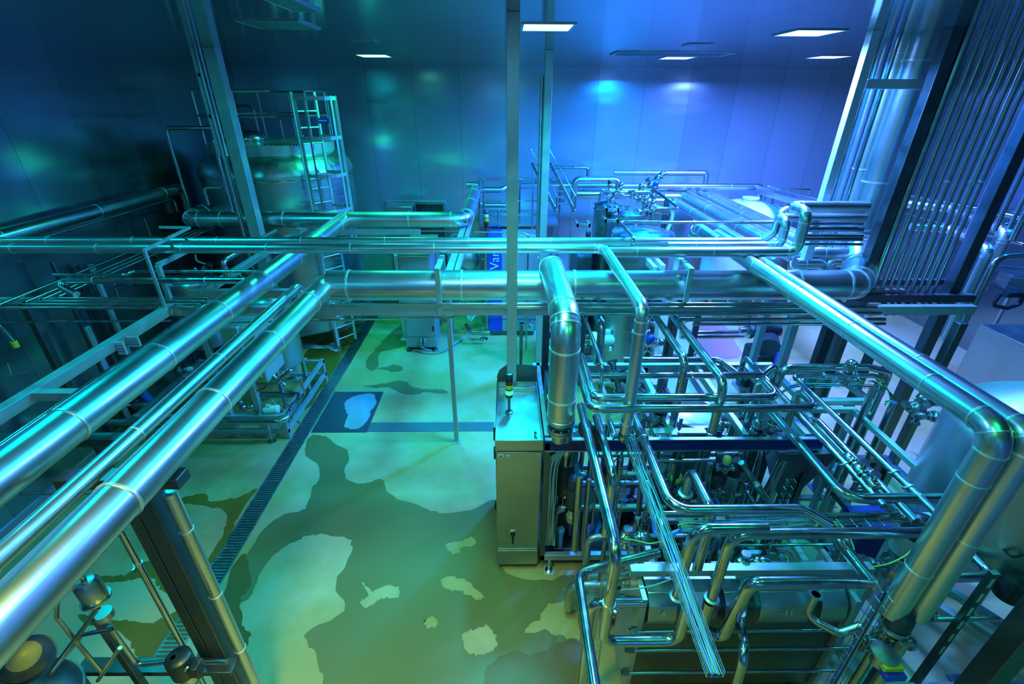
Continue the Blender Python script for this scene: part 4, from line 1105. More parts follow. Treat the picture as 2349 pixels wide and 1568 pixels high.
pipe('bent_tube', 'thin horizontal tube in front of the platform with a kink at right', path(('y', 1088, 532, 9.6), ('X', 1196), ('Py', 1212, 540, 9.6), ('z', .02)), .018, STEEL, 3)
pipe('bent_tube', 'thin stepped tube right of the tall centre post by the platform vessels', path(('y', 1178, 481, 11.6), ('X', 1143) , ('z', .02)), .016, STEEL, 3)

# ------------------------------------------------------------------ far group of vessels right of the blue post
e = pz(1350, 700, 0)
elec_cabinet('control_cabinet', 'dark tall cabinet with a small stack light right of the blue post', py(1334, 480, 8.6).x, py(1368, 480, 8.6).x, 8.6, 9.7, 0, 2.55, CHAR)
stack_light('small amber stack light on the dark tall cabinet', (py(1354, 480, 9.2).x, 9.2, 2.55), .06, 1.5, (('yellow_lens', 'Y'), ('dark_lens', 'R')))
def lid_vessel(label, u, v, y, r, z0=.3, lid=True):
    q = py(u, v, y)
    t = thing('process_vessel', label, 'vessel', (q.x, q.y, z0))
    h = q.z - z0
    MB().lathe([(r * .9, 0), (r, .05), (r, h)], seg=40).build('shell', BRUSH, t)
    mb = MB(); ring(mb, (0, 0, h - .08), (0, 0, 1), r, .04, .02, 40); mb.build('rim_band', STEEL, t)
    MB().lathe([(r + .02, h), (r + .02, h + .02), (r * .7, h + .06), (0, h + .09)], seg=40).build('lid', STEEL, t)
    for k in range(3):
        a = 2 * pi * k / 3; MB().cyl((r * .8 * cos(a), r * .8 * sin(a), -z0), (r * .8 * cos(a), r * .8 * sin(a), .05), .03, seg=8).build('leg', SATIN, t)
    return t
lid_vessel('round lidded vessel just right of the dark far cabinet', 1395, 468, 9.6, .27)
lid_vessel('nearer wide lidded vessel with valves on its lid, right of the far cabinet', 1440, 488, 8.95, .36)
lid_vessel('large round vessel behind the twin pipes, right of the far vessels', 1475, 535, 7.85, .5)
for i, (u, v, y, lab, ax, s) in enumerate(((1436, 476, 8.9, 'horizontal round actuator lying on the nearer wide vessel lid', (-1, 0, 0), 2.0),
        (1478, 470, 8.8, 'valve body right of the horizontal actuator', (0, 0, 1), 1.5), (1498, 478, 8.8, 'second valve body right of the horizontal actuator', (0, .3, 1), 1.5),
        (1398, 425, 9.8, 'small valve with black head among the far tube cluster, left', (0, .2, 1), 1.2), (1420, 430, 9.8, 'small valve among the far tube cluster, middle', (.2, .2, 1), 1.2),
        (1494, 410, 10.2, 'slanting rod-like valve standing up against the back wall', (1, .2, .9), 2.0), (1468, 440, 9.6, 'valve in the far cluster below the long clad pipe', (0, 0, 1), 1.5),
        (1500, 436, 9.6, 'twin blue-capped actuator at right of the far cluster', (0, 0, 1), 1.6), (1404, 445, 9.3, 'low valve above the round lidded vessel', (.5, 0, 1), 1.3),
        (1455, 520, 8.2, 'short valve under the thin tube by the large round vessel', (0, 0, 1), 1.2))):
    valve(lab, py(u, v + 14, y), s * .72, ax, STEEL, (BLACK, STEEL, STEEL, BLACK, STEEL, STEEL, STEEL, BLUEP, STEEL, STEEL)[i], length=.16)
pipe('process_tube', 'fat curved tube on the large round vessel', path(('y', 1490, 478, 8.7), ('Py', 1515, 484, 8.7), ('X', 1540), ('Z', 560)), .06, STEEL, 1.6)
for i, (a, lab) in enumerate(((path(('y', 1375, 462, 9.3), ('Z', 440), ('X', 1440)), 'thin arched tube over the round lidded vessel'), (path(('y', 1448, 455, 9.2), ('Z', 440), ('X', 1490)), 'thin arched tube in the middle of the far cluster'),
        (path(('y', 1380, 436, 9.9), ('X', 1530)), 'straight tube through the far valve cluster, upper'), (path(('y', 1385, 448, 9.9), ('X', 1525)), 'straight tube through the far valve cluster, lower'),
        (path(('y', 1505, 438, 9.4), ('Py', 1560, 478, 8.6), ('X', 1500), ('Z', 505)), 'hairpin tube at the right of the far cluster'))):
    pipe('process_tube', lab, a, .028, STEEL, 2.5)
for i in range(5):
    cable('looping pale cables right of the far vessels', [py(1500, 470 + 3 * i, 8.8), py(1525 + 3 * i, 478, 8.7), py(1545 - 2 * i, 492 + 4 * i, 8.6), py(1530 - 3 * i, 540, 8.5)], .012, CABG, group='pale cables by the far vessels')
for (u, v, u2, v2, lab) in ((1398, 505, 1420, 520, 'U-shaped step bracket on the near wide vessel, left'), (1400, 480, 1420, 495, 'U-shaped step bracket above the other one'), (1335, 515, 1350, 520, 'small shelf bracket on the dark far cabinet')):
    q = py(u, v, (8.72, 9.0, 8.5)[0 if u == 1398 else 1 if u == 1400 else 2])
    t = thing('step_bracket', lab, 'bracket', q)
    MB().box((-.12, -.2, 0), (.12, -.17, .06)).box((-.12, -.2, 0), (-.09, .1, .06)).box((.09, -.2, 0), (.12, .1, .06)).build('channel', SATIN, t)
pipe('bent_tube', 'bare tube hooking over the rear twin pipe right of the blue post', path(('z', 1800, 510, 3.72), ('X', 1421), ('Y', 545), ('Z', 566)), .022, STEEL, 3, clamps=[.4])
for (u, v, v2, lab) in ((1425, 530, 618, 'slanting pale beam left under the twin pipes, right of the far vessels'), (1470, 560, 615, 'slanting pale beam in the middle behind the trunk pipe')):
    q = pz(u, v, 2.85)
    q2 = slide(q, (0, 1, 0), v=v2)
    beam((q.x, q2.y, 2.85), (q.x, q.y, 2.85), .07, .1, lab, m=PALE)
q = pz(1860, 618, 2.9)
beam((q.x, q.y, 2.9), (q.x, slide(q, (0, 1, 0), v=560).y, 2.9), .07, .12, 'rack side beam under the large diagonal clad pipe', m=PALE)

# diagonal bundle of fat pipes running back to the wall
for i, (u, v, r, lab) in enumerate(((1624, 508, .095, 'leftmost fat pipe of the bundle running back to the back wall'), (1734, 540, .115, 'second fat pipe of the bundle running back, with strap bands'),
        (1748, 528, .06, 'third slimmer pipe of the bundle running back to the wall'), (1766, 522, .085, 'fourth pipe of the bundle running back to the wall'), (1772, 515, .07, 'fifth pipe of the bundle running back to the wall'), (1782, 509, .03, 'thin rightmost pipe of the bundle running back beside the white tank'))):
    z = 3.0 + (.02, .0, .03, .04, .06, .12)[i]
    q = pz(u, v, z)
    yb = (11.6, 12.3, 12.7, 12.5, 12.9, 12.9)[i]
    pipe('insulated_pipe', lab, [Vector((q.x, 6.75 + .1 * i, z)), Vector((q.x, yb, z))] if i > 1 else [Vector((q.x, 6.75, z)), Vector((q.x, yb, z)), Vector((q.x - .9, yb, z))], r, CLAD, 1.6, bands=1.5 + .1 * i, boff=.5 + .2 * i)
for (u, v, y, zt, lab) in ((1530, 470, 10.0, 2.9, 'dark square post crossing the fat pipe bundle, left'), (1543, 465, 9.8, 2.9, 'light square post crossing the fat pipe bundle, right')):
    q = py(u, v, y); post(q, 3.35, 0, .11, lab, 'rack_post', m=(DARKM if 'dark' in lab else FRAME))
# white round tank with neck, railings and conveyor behind
q = py(1737, 492, 9.4)
open_tank('white round tank with a small neck cap at right, behind the pipe bundle', (5.97, 11.65), .85, 1.0, 2.72, .3, mat('milk_white_tank', (.82, .8, .84), .25, .3), 4, neck=.17)
t = thing('platform_stand', 'small steel frame with red-capped posts behind the white tank', 'frame', (py(1680, 460, 11.3).x, 11.3, 0))
for x in (0, .45): MB().cyl((x, 0, 0), (x, 0, 2.75), .03, seg=8).build('post', SATIN, t); MB().cyl((x, 0, 2.75), (x, 0, 2.82), .035, seg=8).build('red_cap', RED, t)
MB().bar((0, 0, 2.5), (.45, 0, 2.5), .04).bar((0, 0, 2.3), (.45, 0, 2.3), .04).build('bars', SATIN, t)
pipe('thin_pipe', 'thin railing tube behind the fat bundle near the back wall', path(('y', 1545, 433, 12.2), ('X', 1735)), .03, STEEL)
a = py(1745, 437, 12.0); b = py(1900, 480, 9.0)
t = thing('conveyor', 'slim conveyor running diagonally behind the white tank to the pipe risers', 'conveyor', a)
MB().bar((0, 0, 0), b - a, .25, .12, Vector((0, 0, 1))).build('bed', SATIN, t)
MB().bar((-.15, 0, .1), b - a + Vector((-.15, 0, .1)), .02, .05, Vector((0, 0, 1))).bar((.15, 0, .1), b - a + Vector((.15, 0, .1)), .02, .05, Vector((0, 0, 1))).build('guide_rails', STEEL, t)
for f in (.1, .5, .9): p = (b - a) * f; MB().cyl(p, p + Vector((0, 0, -a.z)), .03, seg=8).build('leg', SATIN, t)
t = thing('overhead_bar', 'bright horizontal bar on two posts against the back wall at right', 'rail', py(1785, 435, 11.5))
L = py(1858, 435, 11.5).x - t.location.x
MB().cyl((-.1, 0, 0), (L, 0, 0), .025, seg=8).build('bar', STEEL, t)
for x in (-.05, L * .35, L * .7): MB().cyl((x, 0, .06), (x, 0, -.55), .012, seg=6).build('hanger', SATIN, t)
MB().cyl((L, 0, 0), (L, 0, -2.6), .02, seg=8).cyl((-.1, 0, 0), (-.1, 0, -2.6), .02, seg=8).build('post', SATIN, t)

# ------------------------------------------------------------------ riser field at the right
FY = 6.05
t = thing('riser_support', 'bright steel ladder-like frame holding the big pipe risers', 'frame', (.666 * FY, FY, 0))
for x in (0, 1.0): MB().box((x - .05, -.05, 2.4), (x + .05, .05, CEIL)).build('upright', PALE if x == 0 else FRAME, t, bevel=.004)
zc = py(2060, 193, FY).z
MB().box((.05, -.06, zc - .05), (.95, .045, zc + .05)).build('crossbar', PALE, t, bevel=.004)
MB().box((.05, -.04, 2.4), (.95, .04, 2.5)).build('crossbar', FRAME, t, bevel=.004)
def riser(lab, k, y, r, z0=2.6, m=None, bands=0, z1=None):
    return pipe('riser_pipe', lab, [Vector((k * y, y, z0)), Vector((k * y, y, z1 or CEIL))], r, m or STEEL, bands=bands, boff=.4 if bands else 0)
riser('second thick riser left of the biggest one, inside the steel ladder frame', .728, 6.5, .12, 2.7, CLAD, 1.3)
riser('slim dark riser next to the left upright of the riser frame', .68, 6.6, .035, 2.6)
riser('medium riser behind the left upright of the frame', .697, 6.9, .06, 2.6, CLAD)
riser('thin riser left behind the frame crossbar, second', .715, 6.2, .022, 2.6)
riser('rear riser seen between the thick ones in the frame', .757, 7.0, .07, 2.6, CLAD)
post(Vector((.81 * 5.78, 5.78, 0)), CEIL, 0, .13, 'dark square post right in front of the biggest riser', 'ceiling_post', m=DARKM)
riser('dark green-lit riser just right of the dark square post', .838, 5.75, .045, 2.95)
tub = ['first', 'second', 'third', 'fourth', 'fifth', 'sixth', 'seventh', 'eighth']
for i in range(8):
    k = .862 + i * .0175
    y = 5.75 + .02 * (i % 2)
    x = k * y
    pts = [Vector((x, y, CEIL)), Vector((x, y, 2.86)), Vector((x, y - .3, 2.80)), Vector((x - .35, y - .38, 2.80))]
    pipe('riser_tube', '%s thin tube from the left in the parallel row dropping from the ceiling' % tub[i], pts, .024 if i % 3 else .029, STEEL if i % 2 else SATIN, 2.5, group=None, clamps=([.42] if i in (3, 6, 7) else None))
post(Vector((1.025 * 5.75, 5.75, 0)), CEIL, 0, .14, 'near-black wide square post at the right edge of the riser row', 'ceiling_post', m=DARKM)
for i, (k, y, r, lab) in enumerate(((1.005, 6.1, .03, 'dark tube squeezed left of the near-black post'), (1.06, 6.4, .03, 'first tube right of the near-black post'), (1.09, 6.5, .025, 'second tube right of the near-black post'), (1.11, 5.9, .035, 'third tube right of the near-black post'))):
    riser(lab, k, y, r, 3.6)
beam((4.55, 5.62, 2.92), (6.1, 5.62, 2.92), .08, .1, 'dark beam end under the row of thin dropping tubes', m=DARKM)
beam((4.55, 5.95, 3.02), (6.1, 5.95, 3.02), .07, .08, 'rear beam behind the row of thin dropping tubes', m=DARKM)
# horizontal runs between goosenecks and risers
for i, (u0, v, z, r, lab) in enumerate(((1835, 525, 3.75, .04, 'bright horizontal tube right of the tallest gooseneck, upper of the middle group'), (1845, 541, 3.7, .03, 'thin horizontal tube right of the tallest gooseneck, middle'),
        (1840, 549, 3.66, .022, 'thin horizontal tube right of the tallest gooseneck, lower'), (1838, 560, 3.6, .018, 'lowest thin horizontal tube right of the goosenecks'), (1835, 512, 3.8, .03, 'horizontal tube just under the top one right of the goosenecks'))):
    pipe('process_tube', lab, path(('z', u0, v, z), ('X', 1978)), r, STEEL)
pipe('insulated_pipe', 'stout clad pipe with a wye branch right of the goosenecks', path(('z', 1822, 622, 3.0), ('Pz', 1842, 582, 3.35), ('X', 1975)), .09, CLAD, 1.3, bands=.45, boff=.2)
pipe('insulated_pipe', 'short clad stub bending under the wye branch behind the trunk pipe', path(('z', 1825, 604, 3.25), ('X', 1880), ('Pz', 1905, 625, 3.1)), .07, CLAD, 1.3, bands=.3, boff=.12)
pipe('insulated_pipe', 'low clad bend left of the big riser foot', path(('z', 1895, 618, 3.1), ('Pz', 1912, 602, 3.2), ('X', 1975)), .06, CLAD, 1.3)
# far right: wall pipes, elbows and hooked tubes
pipe('insulated_pipe', 'clad pipe behind the riser row ending in a downward elbow near the right edge', path(('z', 2075, 466, 3.4), ('Pz', 2185, 478, 3.4), ('Pz', 2312, 534, 3.4), ('Z', 700)), .085, CLAD, 1.5, bands=.8, boff=.3, elbow_bands=True)
pipe('insulated_pipe', 'lower clad pipe behind the riser row with a banded elbow at right', path(('z', 2090, 520, 3.25), ('Pz', 2180, 525, 3.25), ('Pz', 2270, 572, 3.25), ('Z', 780)), .07, CLAD, 1.5, bands=.8, boff=.3, elbow_bands=True)
pipe('wall_pipe', 'long pipe along the right wall high behind the riser row', path(('z', 2080, 447, 3.45), ('Pz', 2350, 500, 3.45)), .05, STEEL)
pipe('wall_pipe', 'thin pipe below the long right wall pipe', path(('z', 2080, 490, 3.1), ('Pz', 2350, 560, 3.1)), .03, STEEL)
for i, (u0, v0, u1, u2, v2, r, lab) in enumerate(((2400, 508, 2290, 2272, 990, .028, 'hooked tube at the right edge, leftmost of three'), (2400, 524, 2312, 2290, 1000, .028, 'hooked tube at the right edge, middle of three'), (2420, 608, 2300, 2290, 900, .04, 'hooked tube at the right edge, lowest and thickest of three'))):
    p = pz(u1 - 14, (486, 514, 590)[i], (3.55, 3.5, 3.3)[i])
    pipe('hooked_tube', lab, [p + Vector((1.2, .25, 0)), p, Vector((p.x, p.y, .4))], r, STEEL, 4)
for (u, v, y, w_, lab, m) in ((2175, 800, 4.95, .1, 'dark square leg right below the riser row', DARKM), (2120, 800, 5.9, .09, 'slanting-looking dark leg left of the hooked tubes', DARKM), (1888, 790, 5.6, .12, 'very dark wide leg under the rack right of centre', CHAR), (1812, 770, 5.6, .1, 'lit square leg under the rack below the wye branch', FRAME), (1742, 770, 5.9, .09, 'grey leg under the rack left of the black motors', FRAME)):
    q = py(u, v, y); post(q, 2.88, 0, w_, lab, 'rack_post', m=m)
# conveyor at the right edge
a = pz(2300, 640, 2.3); 
t = thing('conveyor', 'conveyor bed with guide rails at the right frame edge', 'conveyor', a)
v_ = Vector((1.9, -.9, 0))
MB().bar((0, 0, 0), v_, .45, .22, Vector((0, 0, 1))).build('bed', BRUSH, t)
for s_ in (-.27, .27):
    n_ = Vector((.38, .92, 0)) * s_
    MB().bar(n_ + Vector((0, 0, .16)), n_ + v_ + Vector((0, 0, .16)), .03, .04, Vector((0, 0, 1))).build('guide_rail', STEEL, t)
for f in (.1, .5, .9): MB().cyl(v_ * f, v_ * f + Vector((0, 0, -2)), .04, seg=8).build('leg', SATIN, t)
mb = MB()
for f in range(5): mb.bar(v_ * (f * .2 + .05) + Vector((0, -.3, -.2)), v_ * (f * .2 + .05) + Vector((0, .3, -.2)), .03)
mb.build('cross_ties', BLACK, t)
t = thing('drive_motor', 'black clamp-like drive unit hanging on the right edge conveyor', 'motor', a + Vector((-.1, -.35, -.25)))
MB().tube(fillet([(-.2, 0, .1), (-.25, 0, -.12), (.05, 0, -.18), (.25, 0, -.1), (.22, 0, .1)], .06), .035, 8).build('bow', BLACK, t)
MB().cyl((-.12, 0, .1), (.15, 0, .1), .07).build('gearbox', BLACK, t)
# things seen on the floor behind the rack, right half
for (u, v, y, lab, m, rz) in ((1408, 776, 7.6, 'white motor on the far skid right of the fat down pipe', WHITE, pi), (1735, 756, 7.6, 'black round motor behind the rack right of centre', BLACK, 0)):
    pump(lab, Vector((py(u, v, y).x, y, max(.25, py(u, v, y).z - .2))), rz, 1.5, m)
t = thing('vacuum_unit', 'black machine with blue hoses behind the rack legs', 'machine', Vector((py(1760, 800, 7.4).x, 7.4, .35)))
MB().box((-.28, -.25, 0), (.28, .3, .85)).build('body', BLACK, t, bevel=.05)
MB().cyl((-.1, -.2, .95), (.1, .3, .95), .2).build('drum', CHAR, t)
MB().box((.0, -.262, .45), (.08, -.25, .52)).build('sticker', WHITE, t)
MB().box((-.32, -.3, -.08), (.34, .3, 0)).build('base_tray', SATIN, t)
for i, dx in enumerate((-.02, .1)):
    cable('bright blue hose on the black machine behind the rack', [t.location + Vector((dx + .04, -.3, .95)), t.location + Vector((dx, -.34, .6)), t.location + Vector((dx - .07, -.34, .2)), t.location + Vector((dx - .07, -.36, -.1))], .02, CABB, group='blue hoses on the black machine')
pipe('process_tube', 'shiny horizontal tube low behind the rack, upper of two over the tiled-looking floor', path(('z', 1560, 762, .9), ('X', 1700)), .05, STEEL)
pipe('process_tube', 'shiny horizontal tube low behind the rack, lower of two', path(('z', 1560, 771, .75), ('X', 1705)), .06, STEEL)
pipe('process_tube', 'long bright floor tube behind the skid with a bend at left', path(('z', 1380, 745, .35), ('Pz', 1390, 817, .3), ('X', 1590), ('Pz', 1600, 800, .3)), .05, STEEL, 2)
pipe('process_tube', 'tube behind the fat down pipe running right to the far skid, upper', path(('z', 1330, 771, .8), ('X', 1380)), .055, STEEL)
pipe('process_tube', 'tube behind the fat down pipe running right to the far skid, lower', path(('z', 1330, 782, .7), ('X', 1395)), .06, STEEL)
pipe('process_tube', 'dark upright tube with a shoulder bend right of the fat down pipe', path(('y', 1362, 700, 5.75), ('Y', 745), ('Z', 832)), .05, STEEL, 2, flange=[(1, 1.4)])
frame_box('low equipment frame with a white motor on the far floor', py(1385, 800, 7.3).x, py(1500, 800, 7.3).x, 6.5, 7.2, .0, .6, .06, FRAME, 'pump_stand', (0, 1))
frame_box('tall dark frame behind the slanting tube pair right of centre', py(1505, 780, 7.0).x, py(1560, 780, 7.0).x, 6.5, 7.3, 0, 2.3, .07, DARKM, 'equipment_stand', (.2, 1))
frame_box('low base frame under the black machine behind the rack', py(1680, 800, 7.0).x, py(1850, 800, 7.0).x, 6.9, 8.4, .05, .3, .07, DARKM, 'floor_stand', (0, 1))
for i in range(4):
    valve(('valve between the slanting tubes and far frame, left', 'valve between the slanting tubes and far frame, centre', 'valve at the far frame, upper right', 'valve at the far frame, lower right')[i], py((1470, 1482, 1490, 1476)[i], (760, 735, 785, 800)[i], 6.9), 1.3, ((0, 0, 1), (.5, 0, 1), (1, 0, 0), (.3, -.3, 1))[i], STEEL, (STEEL, BLACK, STEEL, BLUEP)[i], length=.15)
for i in range(3):
    cable('thin white cables hanging at the far frame', [py(1500 + 4 * i, 720, 6.8), py(1504 + 3 * i, 760, 6.8), py(1496 + 6 * i, 790, 6.8), py(1512 + 4 * i, 812, 6.8)], .007, WHITE, group='white cables at the far frame')
cable('yellow-green earthing cable dangling under the rack beam', [py(1586, 718, 5.1), py(1586, 728, 5.1), py(1576, 738, 5.1), py(1566, 742, 5.1)], .007, CABY)
flat_shape('floor_stain', 'reddish streaked stain on the floor behind the rack', [(1590, 740), (1650, 736), (1690, 790), (1700, 815), (1650, 822), (1600, 800)], .003, mat('reddish_stain', (.42, .16, .12), .35), 'floor stain')
# tilted dark box at far left of the right machines: filler cabinets along the right wall
elec_cabinet('wall_cabinet', 'pale machine housing near the right wall behind the hooked tubes', 8.4, 9.6, 5.2, 7.4, 0, 1.7, BRUSH, door=False)
elec_cabinet('wall_cabinet', 'steel cabinet by the back wall left of the ladder frame', py(1880, 470, 11.6).x, py(1935, 470, 11.6).x, 11.6, 12.5, 0, 2.6, BRUSH)
# ------------------------------------------------------------------ process skid at the right foreground
SZ = 2.03
fx0 = cx1 + .02
fx1 = pz(1893, 1005, SZ).x
SY0, SY1 = cy0, 5.5
t = thing('process_skid', 'open process skid frame with a navy front beam right of the steel cabinet', 'frame', (fx0, SY0, 0))
L = fx1 - fx0; D = SY1 - SY0
MB().box((0, 0, SZ - .135), (L, .012, SZ - .006)).build('navy_fascia', NAVY, t)
MB().box((0, -.01, SZ - .006), (L, .035, SZ + .006)).box((0, -.012, SZ - .15), (L, .035, SZ - .135)).build('front_beam_flanges', SATIN, t)
MB().box((-.05, D - .08, SZ - .12), (L + .25, D, SZ)).build('rear_beam', FRAME, t, bevel=.004)
for q in (pz(1717, 1002, SZ), pz(1500, 900, SZ), pz(1850, 990, SZ)):
    MB().box((q.x - fx0 - .03, .08, SZ - .08), (q.x - fx0 + .03, D - .08, SZ)).build('cross_beam', FRAME, t, bevel=.003)
MB().box((0, .08, SZ - .08), (.05, D, SZ)).build('cross_beam', FRAME, t, bevel=.003)
for x, y in ((.03, .03), (L * .5, .05), (L - .05, .05), (.03, D - .05), (L * .5, D - .05), (L - .05, D - .05)):
    MB().cbox((x, y, (SZ + .1) / 2), (.06, .06, SZ - .18)).build('leg', DARKM, t, bevel=.003)
for y in (.03, D - .03): MB().cbox((L / 2, y, .2), (L, .06, .09)).build('base_rail', FRAME, t, bevel=.004)
for x in (.03, L * .33, L * .66, L - .03): MB().cbox((x, D / 2, .2), (.06, D - .12, .085)).build('base_cross', FRAME, t, bevel=.004)
for x in (.12, L - .1):
    MB().lathe([(.05, 0), (.05, .012), (.02, .03), (.02, .16)], (x, -.02, 0), seg=16).build('foot', STEEL, t)
    MB().box((x - .06, -.08, 0), (x + .06, .04, .004)).build('foot_pad', PALE, t)

S = lambda lab, pts, r, **k: pipe(k.pop('name', 'skid_tube'), lab, pts, r * 1.13, k.pop('m', STEEL), k.pop('bend', 2.6), **k)
# long bends above the skid
S('long U tube above the skid, rear of the two parallel green-lit ones', path(('z', 1333, 815, 2.62), ('Y', 912), ('X', 1786), ('Y', 866), ('Z', 985)), .036, clamps=[.22])
S('long U tube above the skid, front of the two parallel green-lit ones', path(('z', 1326, 835, 2.6), ('Y', 937), ('X', 1876), ('Y', 893), ('Z', 985)), .036)
S('bright horizontal tube behind the two green-lit U tubes, rising at its right end', path(('z', 1332, 880, 2.45), ('Y', 861), ('X', 1748), ('Pz', 1784, 832, 2.55), ('Z', 905)), .033, clamps=[.5])
S('left one of the slanting tube pair coming from under the rack, bending down', path(('z', 1490, 706, 2.84), ('Y', 826), ('Z', 1002)), .036)
S('right one of the slanting tube pair coming from under the rack, bending down', path(('z', 1535, 712, 2.84), ('Y', 876), ('Z', 990)), .038)
S('thin diagonal tube from a small valve left of the slim clad down pipe', path(('z', 1440, 706, 2.87), ('X', 1334), ('Y', 840), ('Z', 905)), .018, bend=3)
valve('small shut-off valve where the thin diagonal tube leaves the rack tube', path(('z', 1350, 706, 2.87))[0], .7, (0, -.3, 1), STEEL, STEEL, length=.1)
S('dark rear tube along the back beam of the skid curving down at right', path(('z', 1430, 825, 2.1), ('X', 1648), ('Pz', 1690, 856, 2.08), ('Pz', 1712, 870, 2.08), ('Z', 905)), .036)
S('arched tube rising from a flange behind the skid and running toward the right front', path(('z', 1700, 848, 2.1), ('z', 2.3), ('Y', 960)), .032, flange=[(0, 1.5)])
# right group of long parallel tubes running toward the viewer
S('big loop tube behind the right group, outer', path(('z', 1783, 885, 2.3), ('Z', 842), ('X', 1990), ('Pz', 2040, 853, 2.35), ('Z', 905)), .036)
S('inner loop tube behind the right group, just inside the outer', path(('z', 1826, 868, 2.36), ('d', 0, .06, 0), ('X', 2002), ('Pz', 2028, 868, 2.3), ('Z', 892)), .026, clamps=[.3, .6])
S('rightmost of the long parallel tubes running toward the viewer', path(('z', 1827, 868, 2.34), ('Y', 1215)), .027, clamps=[.72, .8])
S('second long parallel tube from the right with a small valve on it', path(('z', 1860, 975, 2.3), ('d', .04, .1, 0), ('d', .08, -.02, 0), ('Y', 1195)), .027, clamps=[.65])
S('third long parallel tube from the right', path(('z', 1700, 852, 2.25), ('z', 2.3), ('Pz', 1724, 828, 2.3), ('Y', 1160)), .027, clamps=[.8]) if False else \
S('third long parallel tube from the right', path(('z', 1760, 872, 2.32), ('Y', 1160)), .026, clamps=[.75, .35])
S('heavy tube bending to the right in front of the parallel group', path(('z', 1748, 918, 2.32), ('Y', 1143), ('X', 2165)), .037, clamps=[.9], bend=3.6)
S('short tube seen below the heavy right-bending tube, turning back', path(('z', 1668, 1188, 2.18), ('X', 2062), ('d', 0, .28, 0), ('d', -.2, 0, 0)), .034, bend=1.6)
S('central heavy tube with a clamp sweeping down and right over the skid', path(('z', 1443, 925, 2.32), ('Y', 1169), ('X', 1838), ('Pz', 1905, 1205, 2.25)), .037, bend=3.6, clamps=[.22])
S('arched tube with a round flange below the central sweeping tube', path(('z', 1572, 1132, 2.0), ('Z', 1076), ('Y', 1175), ('Z', 1300)), .037, flange=[(0, 1.6)], bend=2.4)
S('long heavy tube at the left front of the skid running down to the exchanger', path(('z', 1332, 930, 2.45), ('Y', 1268), ('Z', 1470), ('X', 1556), ('Z', 1395)), .037, bend=2.6, clamps=[.62])
S('shorter heavy tube right of the long left one, bending down behind the navy beam', path(('z', 1368, 955, 2.3), ('Y', 1092), ('Z', 1225)), .036, bend=3)
S('light tube looping left of the plate exchanger down out of the frame', path(('z', 1512, 1266, 1.95), ('Pz', 1325, 1312, 1.88), ('YU', 1366)), .033, bend=2.8)
S('second tube from the left exchanger port bending down', path(('z', 1480, 1380, 1.5), ('X', 1358), ('Z', 1600)), .034, bend=2.6)
S('tall arched tube rising from the exchanger and running right along the wire tray', path(('z', 1632, 1372, 1.62), ('Z', 1224), ('X', 2120)), .036, bend=3.4, flange=[(0, 1.5)])
S('steeper arched tube left of the tall one, dropping into the exchanger', path(('z', 1552, 1368, 1.62), ('Z', 1212), ('X', 1760)), .036, bend=3.2, flange=[(0, 1.5)])
S('thick tube dipping in a U before the exchanger, running right to a clamp', path(('z', 1628, 1378, 1.6), ('Z', 1440), ('d', .19, -.02, -.12), ('Py', 1722, 1335, 2.28), ('X', 2000)), .044, bend=1.7, flange=[(1, 1.25)])
S('green-lit tube running back up-left from the thick tube clamp', path(('z', 2000, 1338, 1.98), ('Y', 1225)), .042)
S('bent tube from the right exchanger port', path(('z', 1872, 1362, 1.6), ('Z', 1412), ('Pz', 1925, 1452, 1.35), ('d', .15, 0, .1)), .03, flange=[(0, 1.6)])
S('S-bent tube low in front of the exchanger right of the U dip', path(('z', 1700, 1405, 1.45), ('d', .03, 0, -.15), ('Py', 1712, 1490, 2.0), ('Py', 1680, 1600, 2.0)), .032, bend=3)
S('return tube behind the green diagonal down pipes, turning back at right', path(('z', 2150, 1323, 1.75), ('X', 2278), ('Y', 1235)), .036, bend=2)
S('small elbow tube standing between exchanger and yellow-lit floor', path(('z', 1780, 1262, 1.6), ('d', .1, 0, .02), ('Pz', 1818, 1298, 1.5)), .026, flange=[(1, 1.4)])
S('thin bright tube across the inside of the skid below the navy beam', path(('z', 1505, 1056, 1.75), ('X', 1640)), .018)
S('bright short tube low in the skid behind the central tube bend', path(('z', 1520, 1178, 1.6), ('X', 1640)), .03)
S('thin horizontal rod low behind the left front tube', path(('z', 1430, 1248, 1.4), ('X', 1560)), .012)
for i, (u, v, u2, v2, z, r, lab) in enumerate(((1800, 1050, 1740, 1170, 1.75, .045, 'upright dark tube inside the skid right of the black-domed valve'), (1700, 1060, 1735, 1110, 1.7, .03, 'short slanting tube with a ball joint inside the skid'),
        (1735, 1110, 1770, 1160, 1.5, .035, 'tube of the crossing pair inside the skid, lower'), (1480, 1020, 1462, 1200, 1.8, .03, 'upright tube inside the skid left of the yellow actuator'),
        (1330, 1090, 1318, 1260, 1.7, .035, 'upright tube behind the long left front tube, left'), (1352, 1100, 1338, 1270, 1.6, .022, 'thin upright tube behind the long left front tube'), (1630, 1060, 1620, 1130, 1.7, .03, 'upright tube inside the skid right of the yellow actuator'))):
    a = pz(u, v, z)
    b = py(u2, v2, a.y)
    S(lab, [a, b], r, m=(SATIN if i % 2 else STEEL))
